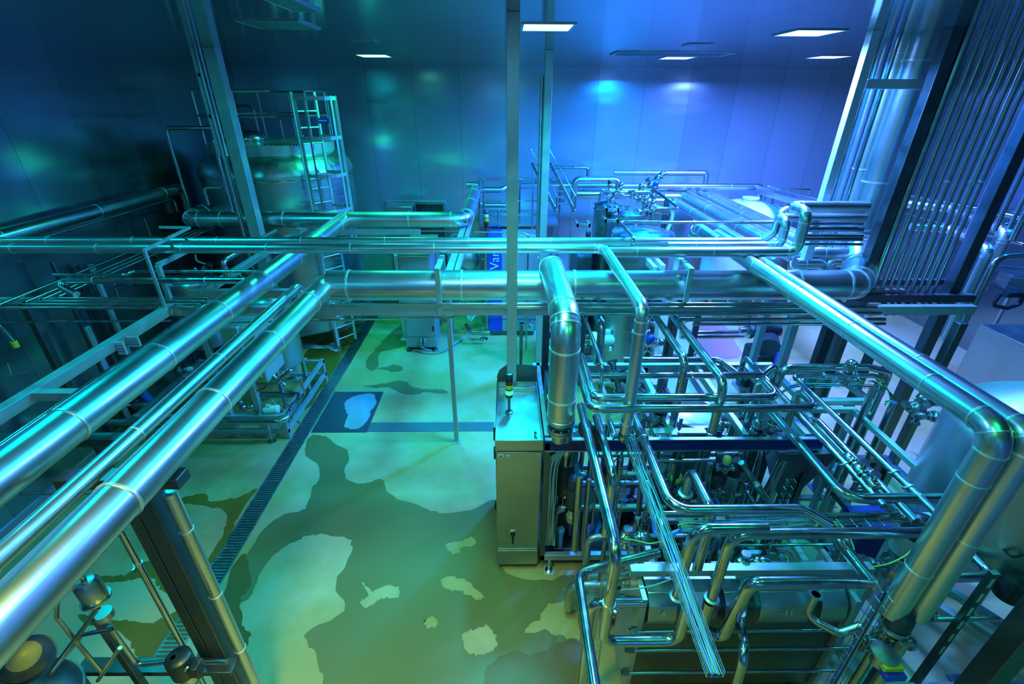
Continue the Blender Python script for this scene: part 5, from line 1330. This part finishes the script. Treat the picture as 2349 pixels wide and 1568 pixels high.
for i, (u, v, y, s, ax, m1, m2, L_, lab) in enumerate((
        (1666, 1135, 3.95, 1.55, (0, 0, 1), SATIN, BLACK, .2, 'black-domed valve in the middle of the skid'),
        (2052, 1300, 2.75, 2.3, (.05, 0, 1), FRAME, BLACK, .17, 'large black-domed valve left of the green diagonal down pipes'),
        (1546, 1118, 3.95, 1.25, (0, 0, 1), SATIN, mat('yellow_green_cap', (.6, .65, .12), .4), .08, 'yellow-capped actuator under the navy beam'),
        (1662, 1075, 3.9, .9, (0, 0, 1), SATIN, mat('yellow_green_cap', (.6, .65, .12), .4), .1, 'small yellow-green capped actuator beside the black-domed valve'),
        (1572, 1150, 3.6, 1.0, (0, -.1, 1), STEEL, STEEL, .09, 'flanged valve at the foot of the arched tube'),
        (1430, 1000, 3.85, 1.1, (0, 0, 1), STEEL, STEEL, .1, 'clamped valve at the foot of the slim clad down pipe'),
        (1731, 995, 4.0, 1.0, (0, 0, 1), STEEL, STEEL, .1, 'clamped union at the foot of the rear green-lit U tube'),
        (1645, 1000, 4.0, 1.0, (0, 0, 1), STEEL, STEEL, .1, 'clamped union at the foot of the right slanting tube'),
        (1712, 958, 4.4, 1.0, (0, 0, 1), STEEL, STEEL, .08, 'round union deeper in the skid behind the front beam'),
        (1768, 985, 4.0, 1.0, (0, 0, 1), PALE, STEEL, .08, 'pale topped pressure valve at the right of the skid front beam'),
        (1500, 965, 4.35, 1.6, (.2, 0, .6), BLACK, BLACK, .14, 'black valve head beside the round skid vessel'),
        (1706, 893, 4.7, 1.1, (0, 0, 1), BLACK, BLACK, .06, 'black round knob between the U tubes at right'),
        (1437, 1232, 2.95, 1.1, (1, 0, 0), STEEL, STEEL, .1, 'hex union right of the long left front tube'),
        (1580, 1262, 2.9, 1.0, (1, 0, .2), STEEL, STEEL, .08, 'shiny fitting behind the left wire tray end'),
        (1705, 1290, 2.75, 1.1, (1, 0, 0), STEEL, STEEL, .12, 'small lying motor-like fitting on the exchanger top beam'),
        (1920, 1272, 3.0, 1.2, (0, 0, 1), STEEL, STEEL, .1, 'small valve below the wire tray at right'),
        (1452, 1010, 3.9, .9, (0, 0, 1), STEEL, STEEL, .08, 'round clamp on the central heavy tube'),
        (1412, 862, 4.9, 1.8, (.4, -.5, .3), BLACK, SATIN, .13, 'dark slanted pump head behind the slim clad down pipe'),
        (1465, 905, 4.6, 1.6, (.4, -.6, .2), SATIN, DARKM, .14, 'slanted grey pump body between the down pipes'),
        (1312, 1180, 3.9, 1.7, (0, 0, 1), CHAR, CHAR, .25, 'tall black actuator in the bay beside the steel cabinet'),
        (1940, 870, 4.3, 1.2, (0, 0, 1), STEEL, STEEL, .1, 'valve under the inner loop tube'))):
    valve(lab, py(u, v, y), s, ax, m1, m2, length=L_, ports=(i not in (11, 19)))
for i, (u, v, y, s, ax, lab) in enumerate(((1975, 1080, 3.05, 1.0, (0, 1, 0), 'small inline valve on the second long parallel tube, upper'), (2000, 1108, 2.9, 1.0, (0, 1, 0), 'small inline valve on the second long parallel tube, lower'),
        (2090, 1405, 2.15, 1.4, (.1, .4, -1), 'clamped union under the larger green diagonal pipe'), (2030, 1470, 2.1, 1.8, (0, 0, 1), 'dark motorised valve at the foot of the green diagonal pipes'))):
    valve(lab, py(u, v, y), s, ax, STEEL, STEEL if i < 3 else CHAR, length=.11)
# round vessel inside the skid
q = pz(1588, 945, SZ - .1)
t = thing('skid_vessel', 'round open-topped vessel inside the skid behind the navy beam', 'vessel', (q.x, q.y, .5))
MB().lathe([(.2, 0), (.3, .15), (.3, SZ - .62), (.32, SZ - .6), (.32, SZ - .58), (.26, SZ - .57), (.24, SZ - .63), (0, SZ - .66)], seg=48).build('shell', SATIN, t)
for k in range(3):
    a = 2 * pi * k / 3; MB().cyl((.25 * cos(a), .25 * sin(a), -.5), (.25 * cos(a), .25 * sin(a), .2), .025, seg=8).build('leg', SATIN, t)
a = pz(1505, 998, SZ - .06); b = pz(1640, 970, SZ - .06)
t = thing('vessel_tray', 'flat steel tray with a small knob in front of the round skid vessel', 'tray', (a.x, a.y, SZ - .09))
MB().box((0, .05, 0), ((b.x - a.x) * .8, (b.y - a.y) * .7, .02)).build('tray', FRAME, t, bevel=.004)
MB().lathe([(.008, .02), (.008, .05), (.02, .055), (.02, .065), (0, .07)], (.22, .1, 0), seg=14).build('knob', DARKM, t)
# arrow sticker with lettering on the left slanting tube
q = py(1560, 975, path(('z', 1490, 706, 2.84), ('Y', 826))[-1].y - .04)
t = thing('flow_arrow_sticker', 'white arrow sticker with dark lettering on the left slanting tube', 'sticker', q)
MB().box((-.022, -.001, -.05), (.022, 0, .09)).add([(-.022, -.001, -.05), (.022, -.001, -.05), (0, -.001, -.085), (-.022, 0, -.05), (.022, 0, -.05), (0, 0, -.085)], [(0, 2, 1), (3, 4, 5), (0, 3, 5, 2), (2, 5, 4, 1)]).build('sticker', PALE, t)
text_part('ПРОДУКТ', .032, BLACK, t, (0, -.003, .02), (pi / 2, -pi / 2, 0))
# sloping hopper and frames under the right tubes
q = pz(1840, 1035, 1.8)
t = thing('hopper', 'dark sheet-metal hopper under the right end of the navy beam', 'hopper', (q.x, q.y + .1, 1.0))
MB().add([(-.3, -.2, .85), (.35, -.2, .85), (.35, .3, .85), (-.3, .3, .85), (-.05, -.05, .1), (.15, -.05, .1), (.15, .1, .1), (-.05, .1, .1)], [(0, 1, 2, 3), (7, 6, 5, 4), (0, 4, 5, 1), (1, 5, 6, 2), (2, 6, 7, 3), (3, 7, 4, 0)]).build('hopper_sheet', DARKM, t, bevel=.004)
MB().cyl((.05, 0, .12), (.05, 0, -1.0), .06).build('outlet', DARKM, t)
frame_box('angled support frame under the long parallel tubes at right', 3.5, 4.1, 2.9, 4.5, 0, 1.95, .06, FRAME, 'support_stand', (0, 1))
frame_box('low dark frame on the floor right of the skid, near the big tank', 4.2, 5.3, 3.9, 5.0, .0, .75, .08, DARKM, 'support_stand', (0, 1))
frame_box('tall grey frame behind the loop tubes at right', 3.55, 4.35, 4.6, 5.3, 0, 2.0, .07, FRAME, 'support_stand', (.45, 1))
for i, (x, y, lab) in enumerate(((4.05, 4.3, 'dark vertical tube behind the parallel tubes, first from left'), (4.2, 4.35, 'dark vertical tube behind the parallel tubes, second'), (4.35, 4.3, 'dark vertical tube behind the parallel tubes, third'), (4.55, 3.6, 'lone slim upright tube with a foot flange left of the big tank'))):
    pipe('upright_tube', lab, [Vector((x, y, 2.4 - .1 * i)), Vector((x, y, .1))], .035, STEEL, flange=[(1, 1.8)])
beam((3.5, 3.86, .75), (5.6, 3.86, .75), .1, .12, 'dark low beam between the skid and the big tank', m=DARKM)
beam((3.2, 2.2, .6), (5.4, 2.2, .6), .08, .1, 'blue-lit low beam at the bottom right', m=FRAME)
beam((2.6, 1.9, .4), (4.2, 1.9, .4), .1, .1, 'low beam at the bottom right corner below the green pipes', m=FRAME)
beam((4.5, 3.2, .7), (5.3, 1.9, .7), .07, .08, 'slanting blue-lit bar at bottom right', m=FRAME)
beam((3.4, 3.4, 1.1), (4.3, 2.1, 1.1), .07, .08, 'slanting bar behind the green diagonal pipes', m=FRAME)
for x, y, w_, lab in ((3.75, 2.0, .16, 'wide dark leg right of the green diagonal pipes'), (4.6, 2.5, .12, 'dark leg near the right edge under the big tank')):
    post(Vector((x, y, 0)), 2.2, 0, w_, lab, 'rack_post', m=DARKM)
for i, (x, y, lab) in enumerate(((3.35, 2.35, 'upright perforated strut right behind the green diagonal pipes, left'), (3.62, 2.25, 'upright perforated strut behind the green diagonal pipes, right'))):
    t = thing('perforated_strut', lab, 'strut', (x, y, .2))
    MB().box((-.03, -.02, 0), (.03, .02, 1.9)).build('strut', DARKM, t)
    for k in range(6): MB().box((-.012, -.0215, .9 + k * .17), (.012, -.02, 1.0 + k * .17)).build('slot', PALE, t)
pipe('process_tube', 'thin dark horizontal tube at lower right in front of the low beams', path(('z', 2085, 1420, 1.5), ('X', 2290)), .02, SATIN)
pipe('process_tube', 'small bright tube stub with black fitting at the right frame edge', path(('z', 2310, 1305, 1.7), ('X', 2400)), .035, STEEL)
t = thing('motor', 'black motor cluster at the right frame edge', 'motor', py(2330, 1340, 2.4))
MB().lathe([(0, -.14), (.1, -.14), (.11, 0), (.08, .06), (0, .08)], seg=24).cyl((-.1, 0, -.05), (.15, 0, -.02), .07).build('housing', BLACK, t)
cable('loop of black hose at the right edge by the motor cluster', [py(2300, 1255, 2.6), py(2320, 1275, 2.5), py(2345, 1272, 2.5), py(2370, 1260, 2.6)], .012, CABK)
# big tank at the right
t = thing('storage_tank', 'large teal-lit round tank with a coned top at the right edge', 'tank', (4.75, 3.05, 0))
MB().lathe([(0, 1.3), (.45, 1.34), (.68, 1.42), (.79, 1.55), (.82, 1.72), (.82, 2.66)], seg=72).build('shell', mat('smooth_tank_steel', (.5, .52, .52), .34, .9), t)
MB().lathe([(.82, 2.66), (.8, 2.73), (.7, 2.82), (.25, 3.1), (.2, 3.13), (0, 3.15)], seg=72).build('coned_top', mat('smooth_tank_steel', (.5, .52, .52), .34, .9), t)
for k in range(3):
    a = 2 * pi * k / 3 + .4; MB().cyl((.6 * cos(a), .6 * sin(a), 0), (.6 * cos(a), .6 * sin(a), 1.5), .05, seg=12).build('leg', SATIN, t)
t = thing('lid_clamp', 'shiny clamp on the shoulder of the large teal-lit tank', 'clamp', (4.15, 3.5, 2.76))
MB().tube(fillet([(-.08, 0, -.04), (0, 0, .03), (.1, 0, .05)], .03), .018, 8).cyl((-.06, 0, -.02), (-.02, 0, .02), .03).build('clamp_arm', STEEL, t)
for i, (u, v, lab) in enumerate(((2095, 935, 'upper valve of the row left of the big tank'), (2120, 925, 'second valve of the row left of the big tank'), (2110, 950, 'lower valve of the row left of the big tank'))):
    valve(lab, py(u, v, 4.2), 1.2, ((.5, 0, 1), (1, 0, .3), (1, -.3, 0))[i], STEEL, STEEL, length=.12)

# ------------------------------------------------------------------ plate heat exchanger in front
HX0 = pz(1487, 1376, 1.55)
t = thing('plate_heat_exchanger', 'plate heat exchanger with numbered top covers at the bottom right of centre', 'heat exchanger', (HX0.x, HX0.y, 0))
HL = 1.75
MB().box((-.045, 0, .15), (0, .52, 1.55)).build('frame_plate', FRAME, t, bevel=.003)
MB().box((HL, 0, .15), (HL + .045, .52, 1.5)).build('pressure_plate', FRAME, t, bevel=.003)
MB().box((0, .05, .2), (HL, .5, 1.32)).build('plate_pack', DARKM, t)
MB().bar((-.1, .24, 1.6), (HL + .25, .24, 1.6), .08, .07, Vector((0, 0, 1))).build('carrying_bar', FRAME, t, bevel=.004)
for x0, x1, mk in ((.03, .27, '4'), (.36, .62, '2'), (.68, .86, ''), (.98, 1.42, '-11'), (1.5, 1.72, '')):
    vs = []
    for x in (x0, x1): vs += [(x, .02, 1.2), (x, -.01, 1.3), (x, .02, 1.43), (x, .1, 1.5), (x, .4, 1.5), (x, .46, 1.3)]
    c = MB().add(vs, [(5, 4, 3, 2, 1, 0), (6, 7, 8, 9, 10, 11)] + [(i, (i + 1) % 6, 6 + (i + 1) % 6, 6 + i) for i in range(6)]).build('insulated_cover', SATIN, t, bevel=.004)
    if mk: text_part(mk, .09, PALE, c, ((x0 + x1) / 2, -.002, 1.365), (pi / 2 - .23, 0, 0), .0008)
for z in (1.17, .9, .55):
    MB().cyl((-.12, -.03, z), (HL + .12, -.03, z), .014, seg=10).build('tie_rod', STEEL, t)
    MB().lathe([(.03, -.13), (.03, -.1), (.045, -.1), (.045, -.05), (0, -.05)], (0, -.03, z), (1, 0, 0), 6).build('tie_nut', STEEL, t)
for z in (1.4, 1.28):
    MB().lathe([(.022, -.16), (.022, -.1), (.034, -.1), (.034, -.05), (0, -.05)], (0, .35, z), (1, 0, 0), 6).build('tie_nut', STEEL, t)
MB().box((0, .1, 0), (.08, .45, .15)).box((HL - .1, .1, 0), (HL, .45, .15)).build('foot', DARKM, t)
MB().cyl((-.28, .12, 1.36), (-.045, .12, 1.36), .045).lathe([(.045, -.2), (.06, -.19), (.06, -.15), (.045, -.14)], (0, .12, 1.36), (1, 0, 0)).build('port_stub', STEEL, t)
# second low unit behind with yellow-lit floor visible between
frame_box('square-tube frame behind the plate exchanger over the yellow-lit floor', HX0.x + .25, HX0.x + 1.75, 2.95, 3.55, .1, 1.2, .06, FRAME, 'support_stand', (.0, 1))
pipe('process_tube', 'thin bright rod behind the exchanger over the yellow-lit floor', path(('z', 1660, 1250, 1.35), ('X', 1910)), .014, STEEL)
t = thing('navy_box', 'navy blue box behind the large black-domed valve', 'box', pz(2010, 1260, 1.2))
MB().box((-.22, 0, -.2), (.22, .3, .3)).build('box', NAVY, t, bevel=.01)
elec_cabinet('drive_box', 'low dark box under the skid front in the shade right of the steel cabinet', fx0 + .12, fx0 + .5, 4.2, 4.8, .3, 1.2, CHAR, door=False, plinth=0)
# motor valve with yellow and blue at the bottom right
t = thing('motor_valve', 'yellow and blue valve actuator at the foot of the green diagonal pipes', 'valve actuator', py(2025, 1505, 1.95))
MB().lathe([(.04, -.1), (.06, -.08), (.06, .02), (.09, .03), (.09, .05), (.04, .06)], seg=24).build('valve_body', SATIN, t)
MB().box((-.06, -.1, -.02), (.08, -.05, .03)).build('yellow_cover', YELL, t, bevel=.008)
MB().box((-.05, -.13, -.08), (.1, -.06, -.025)).build('blue_cover', BLUEP, t, bevel=.008)
pipe('skid_tube', 'long tube slanting out of the bottom edge beside the right vertical tray', path(('y', 2060, 1400, 2.1), ('z', .2)), .03, STEEL, flange=[(0, 1.4)])
pipe('skid_tube', 'second tube dropping out of the bottom edge under the motor valve', path(('y', 2075, 1470, 2.0), ('z', .1)), .035, SATIN)
pipe('skid_tube', 'stub under the slimmer green diagonal pipe with a clamp', path(('y', 2090, 1405, 2.4), ('z', 1.2)), .045, SATIN, flange=[(0, 1.3)])

# ------------------------------------------------------------------ wire trays and cables
wa = path(('z', 1441, 1003, 2.16), ('Y', 1552))
wire_tray('long wire basket tray full of cables running from the navy beam to the bottom', wa, w=.1, step=.12)
rnd = random.Random(3)
cm = [CABG, CABG, CABG, CABB, CABC, CABG, CABY, CABB, CABG, CABG, CABC, CABG]
for i in range(12):
    x = -.034 + .0062 * i
    P = []
    for k in range(9):
        f = k / 8
        p = wa[0] + (wa[1] - wa[0]) * f
        P.append(p + Vector((x + rnd.uniform(-.01, .01), 0, .008 + rnd.uniform(0, .035))))
    cable('bundled cable lying in the long wire basket tray', P, .0034, cm[i], 3, group='cables in the long wire tray')
wb = [pz(1560, 1212, 2.2), pz(1800, 1204, 2.2), pz(2112, 1190, 2.2)]
wire_tray('wire basket tray crossing from the long tray to the green diagonal pipes', wb, w=.1, step=.11)
for i in range(9):
    P = []
    for k in range(7):
        f = k / 6
        p = wb[0] + (pz(1880, 1202, 2.2) - wb[0]) * f
        P.append(p + Vector((0, -.035 + .009 * i + rnd.uniform(-.012, .012), .01 + rnd.uniform(0, .03))))
    if i < 5: P += [pz(1935, 1245, 2.15) + Vector((0, .01 * i, 0)), pz(1985, 1305, 2.1), pz(2020, 1350, 2.05), pz(2028, 1385, 1.95)]
    cable('bundled cable in the crossing wire tray sweeping down at its right end' if i < 5 else 'bundled cable in the left half of the crossing wire tray', P, .0036, cm[(i * 5) % 12], 3, group='cables sweeping down from the crossing tray' if i < 5 else 'short cables of the crossing tray')
P0 = pz(1500, 1230, 2.15)
for i in range(4):
    cable('blue-green cable joining the two wire trays in a low curve', [pz(1496 + 3 * i, 1180, 2.18), pz(1500 + 2 * i, 1222, 2.14), pz(1530, 1232 - 3 * i, 2.16), pz(1575, 1214 - 2 * i, 2.2), pz(1640, 1210 - i, 2.2)], .005, (CABB, CABB, CABC, CABG)[i], group='cables joining the two wire trays')
cable('loop of pale green cable over the crossing tray, left loop', [pz(1560, 1212, 2.2), pz(1556, 1204, 2.25), pz(1580, 1198, 2.26), pz(1640, 1204, 2.23)], .005, CABG)
for i, P in enumerate(([(1878, 1200), (1900, 1190), (1925, 1210), (1935, 1235), (1938, 1248)], [(1872, 1206), (1880, 1195), (1915, 1196), (1945, 1222), (1960, 1260)], [(1760, 1165), (1820, 1172), (1850, 1195), (1890, 1205), (1930, 1230)])):
    cable(('yellow-green cable loop above the crossing tray, small', 'yellow-green cable loop above the crossing tray, large', 'thin cable strapped over the central tube to the crossing tray')[i], [pz(u, v, 2.27 - .03 * k) for k, (u, v) in enumerate(P)], .0045, CABY if i < 2 else CABG)
cable('yellow tagged cable to the large black-domed valve', [pz(2000, 1300, 2.05), pz(2040, 1292, 2.05), pz(2075, 1275, 2.08), pz(2090, 1262, 2.1)], .005, CABY)
cable('yellow-green cable left of the exchanger under the light loop tube', [pz(1425, 1352, 1.7), pz(1460, 1350, 1.65), pz(1500, 1342, 1.7), pz(1545, 1326, 1.8)], .006, CABG)
cable('yellow cable behind the long left front tube', [pz(1432, 1235, 1.9), pz(1455, 1238, 1.85), pz(1490, 1246, 1.8), pz(1520, 1240, 1.85)], .005, CABY)
# vertical trays
for (u, v, y, z1, lab) in ((1392, 1310, 2.5, .4, 'vertical wire tray left of the plate exchanger'), (1429, 1072, 3.7, 1.0, 'vertical wire tray under the navy beam left of the long tray'), (1484, 1172, 3.3, .8, 'short vertical wire tray right of the upright brown tube'), (1812, 1098, 3.4, 1.0, 'vertical wire tray deep in the skid at right'), (1778, 1228, 3.0, .9, 'small vertical wire tray behind the exchanger top bar')):
    p = py(u, v, y)
    wire_tray(lab, [p, Vector((p.x, p.y, .25))], (0, -1, 0), .075, .05, .09)
p = py(2022, 1365, 2.02)
wire_tray('vertical wire tray dropping beside the green diagonal pipes to the bottom edge', [p, Vector((p.x, p.y, .2))], (0, -1, 0), .09, .05, .1)
for i in range(5):
    cable('cable running down in the right vertical tray', [p + Vector((-.03 + .012 * i, -.01, .05)), p + Vector((-.03 + .012 * i, -.02, -.5)), Vector((p.x - .02 + .01 * i, p.y - .015, .5))], .005, (CABB, CABG, CABB, CABK, CABG)[i], group='cables in the right vertical tray')
# cable bunch beside the cabinet
for i in range(14):
    x = fx0 + .03 + .009 * i
    top = Vector((fx0 + .32, SY0 + .1, SZ - .2 + rnd.uniform(-.02, .02)))
    P = [top + Vector((.2, .05, .02)), top, Vector((x + .05, SY0 + .05, SZ - .26)), Vector((x + rnd.uniform(-.01, .01), SY0 + .03, SZ - .45)), Vector((x + rnd.uniform(-.012, .012), SY0 + .03, 1.2)), Vector((x + rnd.uniform(-.012, .012), SY0 + .03, .8)), Vector((x + rnd.uniform(-.02, .02), SY0 + .04, .38))]
    cable('grey-green cable hanging in the bunch beside the steel cabinet', P, .0055, CABG if i % 4 else SATIN, 3, group='cable bunch beside the steel cabinet')
for i in range(7):
    P = [Vector((fx0 + .5 + .25 * k, SY0 + .1 + .02 * i, SZ - .2 - .015 * (i % 3) + rnd.uniform(-.02, .02))) for k in range(10)]
    cable('wavy cable running along under the navy beam', P, .005, (CABG, CABK)[i % 2], 3, group='cables under the navy beam')
# bay beside the cabinet
t = thing('sight_vessel', 'short shiny steel cylinder behind the cable bunch beside the cabinet', 'vessel', (fx0 + .3, SY0 + .35, 1.45))
MB().lathe([(0, 0), (.13, .0), (.14, .02), (.14, .36), (.12, .4), (0, .42)], seg=32).build('shell', STEEL, t)
MB().lathe([(.11, -.5), (.11, 0)], seg=24).build('lower_body', CHAR, t)
MB().cyl((.11, 0, -.5), (.11, 0, -1.25), .025).cyl((-.08, 0, -.5), (-.08, 0, -1.25), .02).build('support', SATIN, t)
t = thing('indicator_lamp', 'tiny lit orange indicator in the dark bay beside the cabinet', 'lamp', py(1298, 1140, SY0 + .2))
MB().lathe([(.012, 0), (.012, .01), (0, .014)], axis=(0, -1, 0)).build('lens', mat('orange_lamp', (.9, .4, .05), .4, emit=(1, .45, .05), estr=4), t)
pipe('bent_tube', 'thin steel loop low in the dark bay beside the cabinet', path(('y', 1292, 1140, SY0 + .15), ('Z', 1160), ('X', 1312)), .008, STEEL, 3)
pipe('bent_tube', 'thin bent drain tube at the bottom of the bay beside the cabinet', path(('y', 1276, 1180, SY0 + .1), ('Z', 1258), ('X', 1312)), .01, STEEL, 3)
pipe('bent_tube', 'second drain tube with fittings at the bottom of the bay', path(('y', 1292, 1262, SY0 + .2), ('Z', 1268), ('X', 1350), ('Z', 1110)), .014, STEEL, 3)
t = thing('blue_bottle_filter', 'pale blue cylinder low in the bay beside the cabinet', 'filter', py(1284, 1252, SY0 + .2))
MB().lathe([(.02, 0), (.035, .01), (.035, .18), (.05, .3), (.03, .33)], seg=20).build('bowl', mat('pale_blue_plastic', (.08, .35, .7), .35), t)
elec_cabinet('filter_cabinet', 'dark rounded housing behind the fat down pipe foot', fx0 + .05, fx0 + .3, SY0 + .5, SY0 + .9, 1.2, 2.35, CHAR, door=False, plinth=0)
for i, (u, v, y, lab) in enumerate(((1300, 975, SY0 - .0, 'round bolted port at the foot of the fat down pipe, lower'), (1345, 960, 3.7, 'dark rounded coupling beside the fat down pipe foot'), (1368, 975, 3.8, 'second dark rounded coupling behind the long left tube'))):
    t = thing('coupling', lab, 'coupling', py(u, v, y) - Vector((0, 0, .12)))
    MB().lathe([(0, -.08), (.05, -.08), (.07, -.04), (.07, .04), (.05, .08), (0, .08)], seg=24).build('coupling_body', SATIN if i == 0 else CHAR, t)

# ------------------------------------------------------------------ dense equipment inside and under the skid
t = thing('shade_tray', 'added dark tray imitating shade on the floor under the skid', 'tray', (fx0 + .1, 3.95, .02))  # dark pan added to deepen the shade below the skid
MB().box((0, 0, 0), (2.6, 1.4, .03)).box((0, 0, .03), (2.6, .03, .08)).box((0, 1.37, .03), (2.6, 1.4, .08)).box((0, .03, .03), (.03, 1.37, .08)).box((2.57, .03, .03), (2.6, 1.37, .08)).build('pan', CHAR, t, bevel=.004)
t = thing('shade_tray', 'second added dark tray imitating shade behind the plate exchanger', 'tray', (1.45, 2.6, .02))  # another added pan, darkening the floor by the exchanger
MB().box((0, 0, 0), (1.6, 1.1, .03)).box((0, 0, .03), (1.6, .03, .08)).box((0, 1.07, .03), (1.6, 1.1, .08)).box((0, .03, .03), (.03, 1.07, .08)).box((1.57, .03, .03), (1.6, 1.07, .08)).build('pan', CHAR, t, bevel=.004)
labs = ['dark manifold tube running left to right low inside the skid']
for i, (x0, x1, y, z, r) in enumerate(((.6, 2.6, 4.15, .75, .05), (.7, 2.9, 4.4, 1.05, .045), (.6, 2.4, 4.7, .6, .05), (.8, 3.0, 5.0, 1.35, .04), (1.0, 2.8, 4.25, 1.5, .03), (.7, 2.2, 3.3, .5, .05), (.9, 2.6, 3.55, .95, .04))):
    z0 = .1
    pipe('manifold_tube', labs[0], [Vector((x0, y, z0)), Vector((x0, y, z)), Vector((x1, y, z)), Vector((x1, y, z0))], r, SATIN, 2.2, group='dark manifold tubes inside the skid')
for i, (x, y, zt, dy) in enumerate(((.95, 4.05, 1.75, .5), (1.3, 4.1, 1.6, .7), (1.75, 4.2, 1.7, .6), (2.2, 4.1, 1.75, .6), (2.55, 4.3, 1.6, .5), (2.9, 4.1, 1.7, .7), (1.1, 3.2, 1.35, .4), (1.6, 3.3, 1.3, .5), (2.1, 3.2, 1.4, .5), (2.7, 3.3, 1.3, .6))):
    pipe('manifold_tube', 'upright looped tube standing low inside the skid', [Vector((x, y, .1)), Vector((x, y, zt)), Vector((x, y + dy, zt)), Vector((x, y + dy, .1))], (.03, .04, .035)[i % 3], STEEL if i % 2 else SATIN, 2.4, group='upright looped tubes inside the skid')
for i, (x, y, z, s) in enumerate(((1.15, 4.0, 1.2, 1.3), (1.9, 4.0, 1.35, 1.3), (2.35, 3.95, 1.2, 1.4), (2.75, 4.1, 1.15, 1.2), (1.45, 3.45, .95, 1.3), (2.0, 3.4, 1.0, 1.3), (2.5, 3.45, 1.0, 1.3))):
    v_ = valve('black-capped valve deep inside the shaded skid', (x, y, z), s, (0, 0, 1), SATIN if i % 2 else DARKM, BLACK, group='black-capped valves deep inside the skid')
for i, (x, y, z) in enumerate(((.75, 4.5, .12), (1.5, 4.55, .12), (2.3, 4.5, .12), (1.2, 3.15, .12))):
    pump('dark motor pump on the added shade tray inside the skid', (x, y, z - .06), (0, .6, pi, -.5)[i], 1.35, CHAR, 'dark motor pumps inside the skid')
for i in range(6):
    x = 1.0 + .33 * i
    cable('black cable drooping inside the skid below the navy beam', [(x, SY0 + .12, SZ - .16), (x + .05, SY0 + .2, SZ - .4), (x + .2, SY0 + .25, SZ - .55), (x + .3, SY0 + .2, SZ - .35), (x + .36, SY0 + .15, SZ - .17)], .006, CABK, group='black cables drooping under the navy beam')
for i, (x, y, lab) in enumerate(((fx1 - .2, 4.7, 'dark upright cabinet side at the right rear of the skid'),)):
    elec_cabinet('drive_box', lab, x, x + .3, y, y + .5, .0, 1.3, CHAR, door=False, plinth=0)
# extra dark posts and runs behind the big diagonal pipes
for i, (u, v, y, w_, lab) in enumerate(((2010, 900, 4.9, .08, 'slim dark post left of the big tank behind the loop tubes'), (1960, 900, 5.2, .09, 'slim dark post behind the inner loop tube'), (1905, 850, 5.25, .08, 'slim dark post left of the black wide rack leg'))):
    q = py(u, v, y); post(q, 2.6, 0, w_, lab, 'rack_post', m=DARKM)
for i in range(4):
    cable('dark cable coil hanging by the loop tubes at right', [pz(1990 + 8 * i, 872, 2.25), pz(2030 + 4 * i, 885 + 5 * i, 2.2), pz(2042 + 3 * i, 915, 2.1), pz(2030, 930 - 3 * i, 2.05)], .007, (CABG, CABK, CABY, CABK)[i], group='cable coil by the loop tubes')
wire_tray('wire tray with cables running just inside the inner loop tube', [pz(1815, 882, 2.1), pz(2020, 886, 2.1)], w=.1)
for i in range(4):
    cable('cable lying in the wire tray inside the inner loop tube', [pz(1790, 900 + i, 2.0), pz(1830, 880 + 2 * i, 2.13), pz(1920, 884 - i, 2.12), pz(2015, 886 + i, 2.13)], .006, (CABB, CABK, CABG, CABK)[i], group='cables inside the inner loop tube')
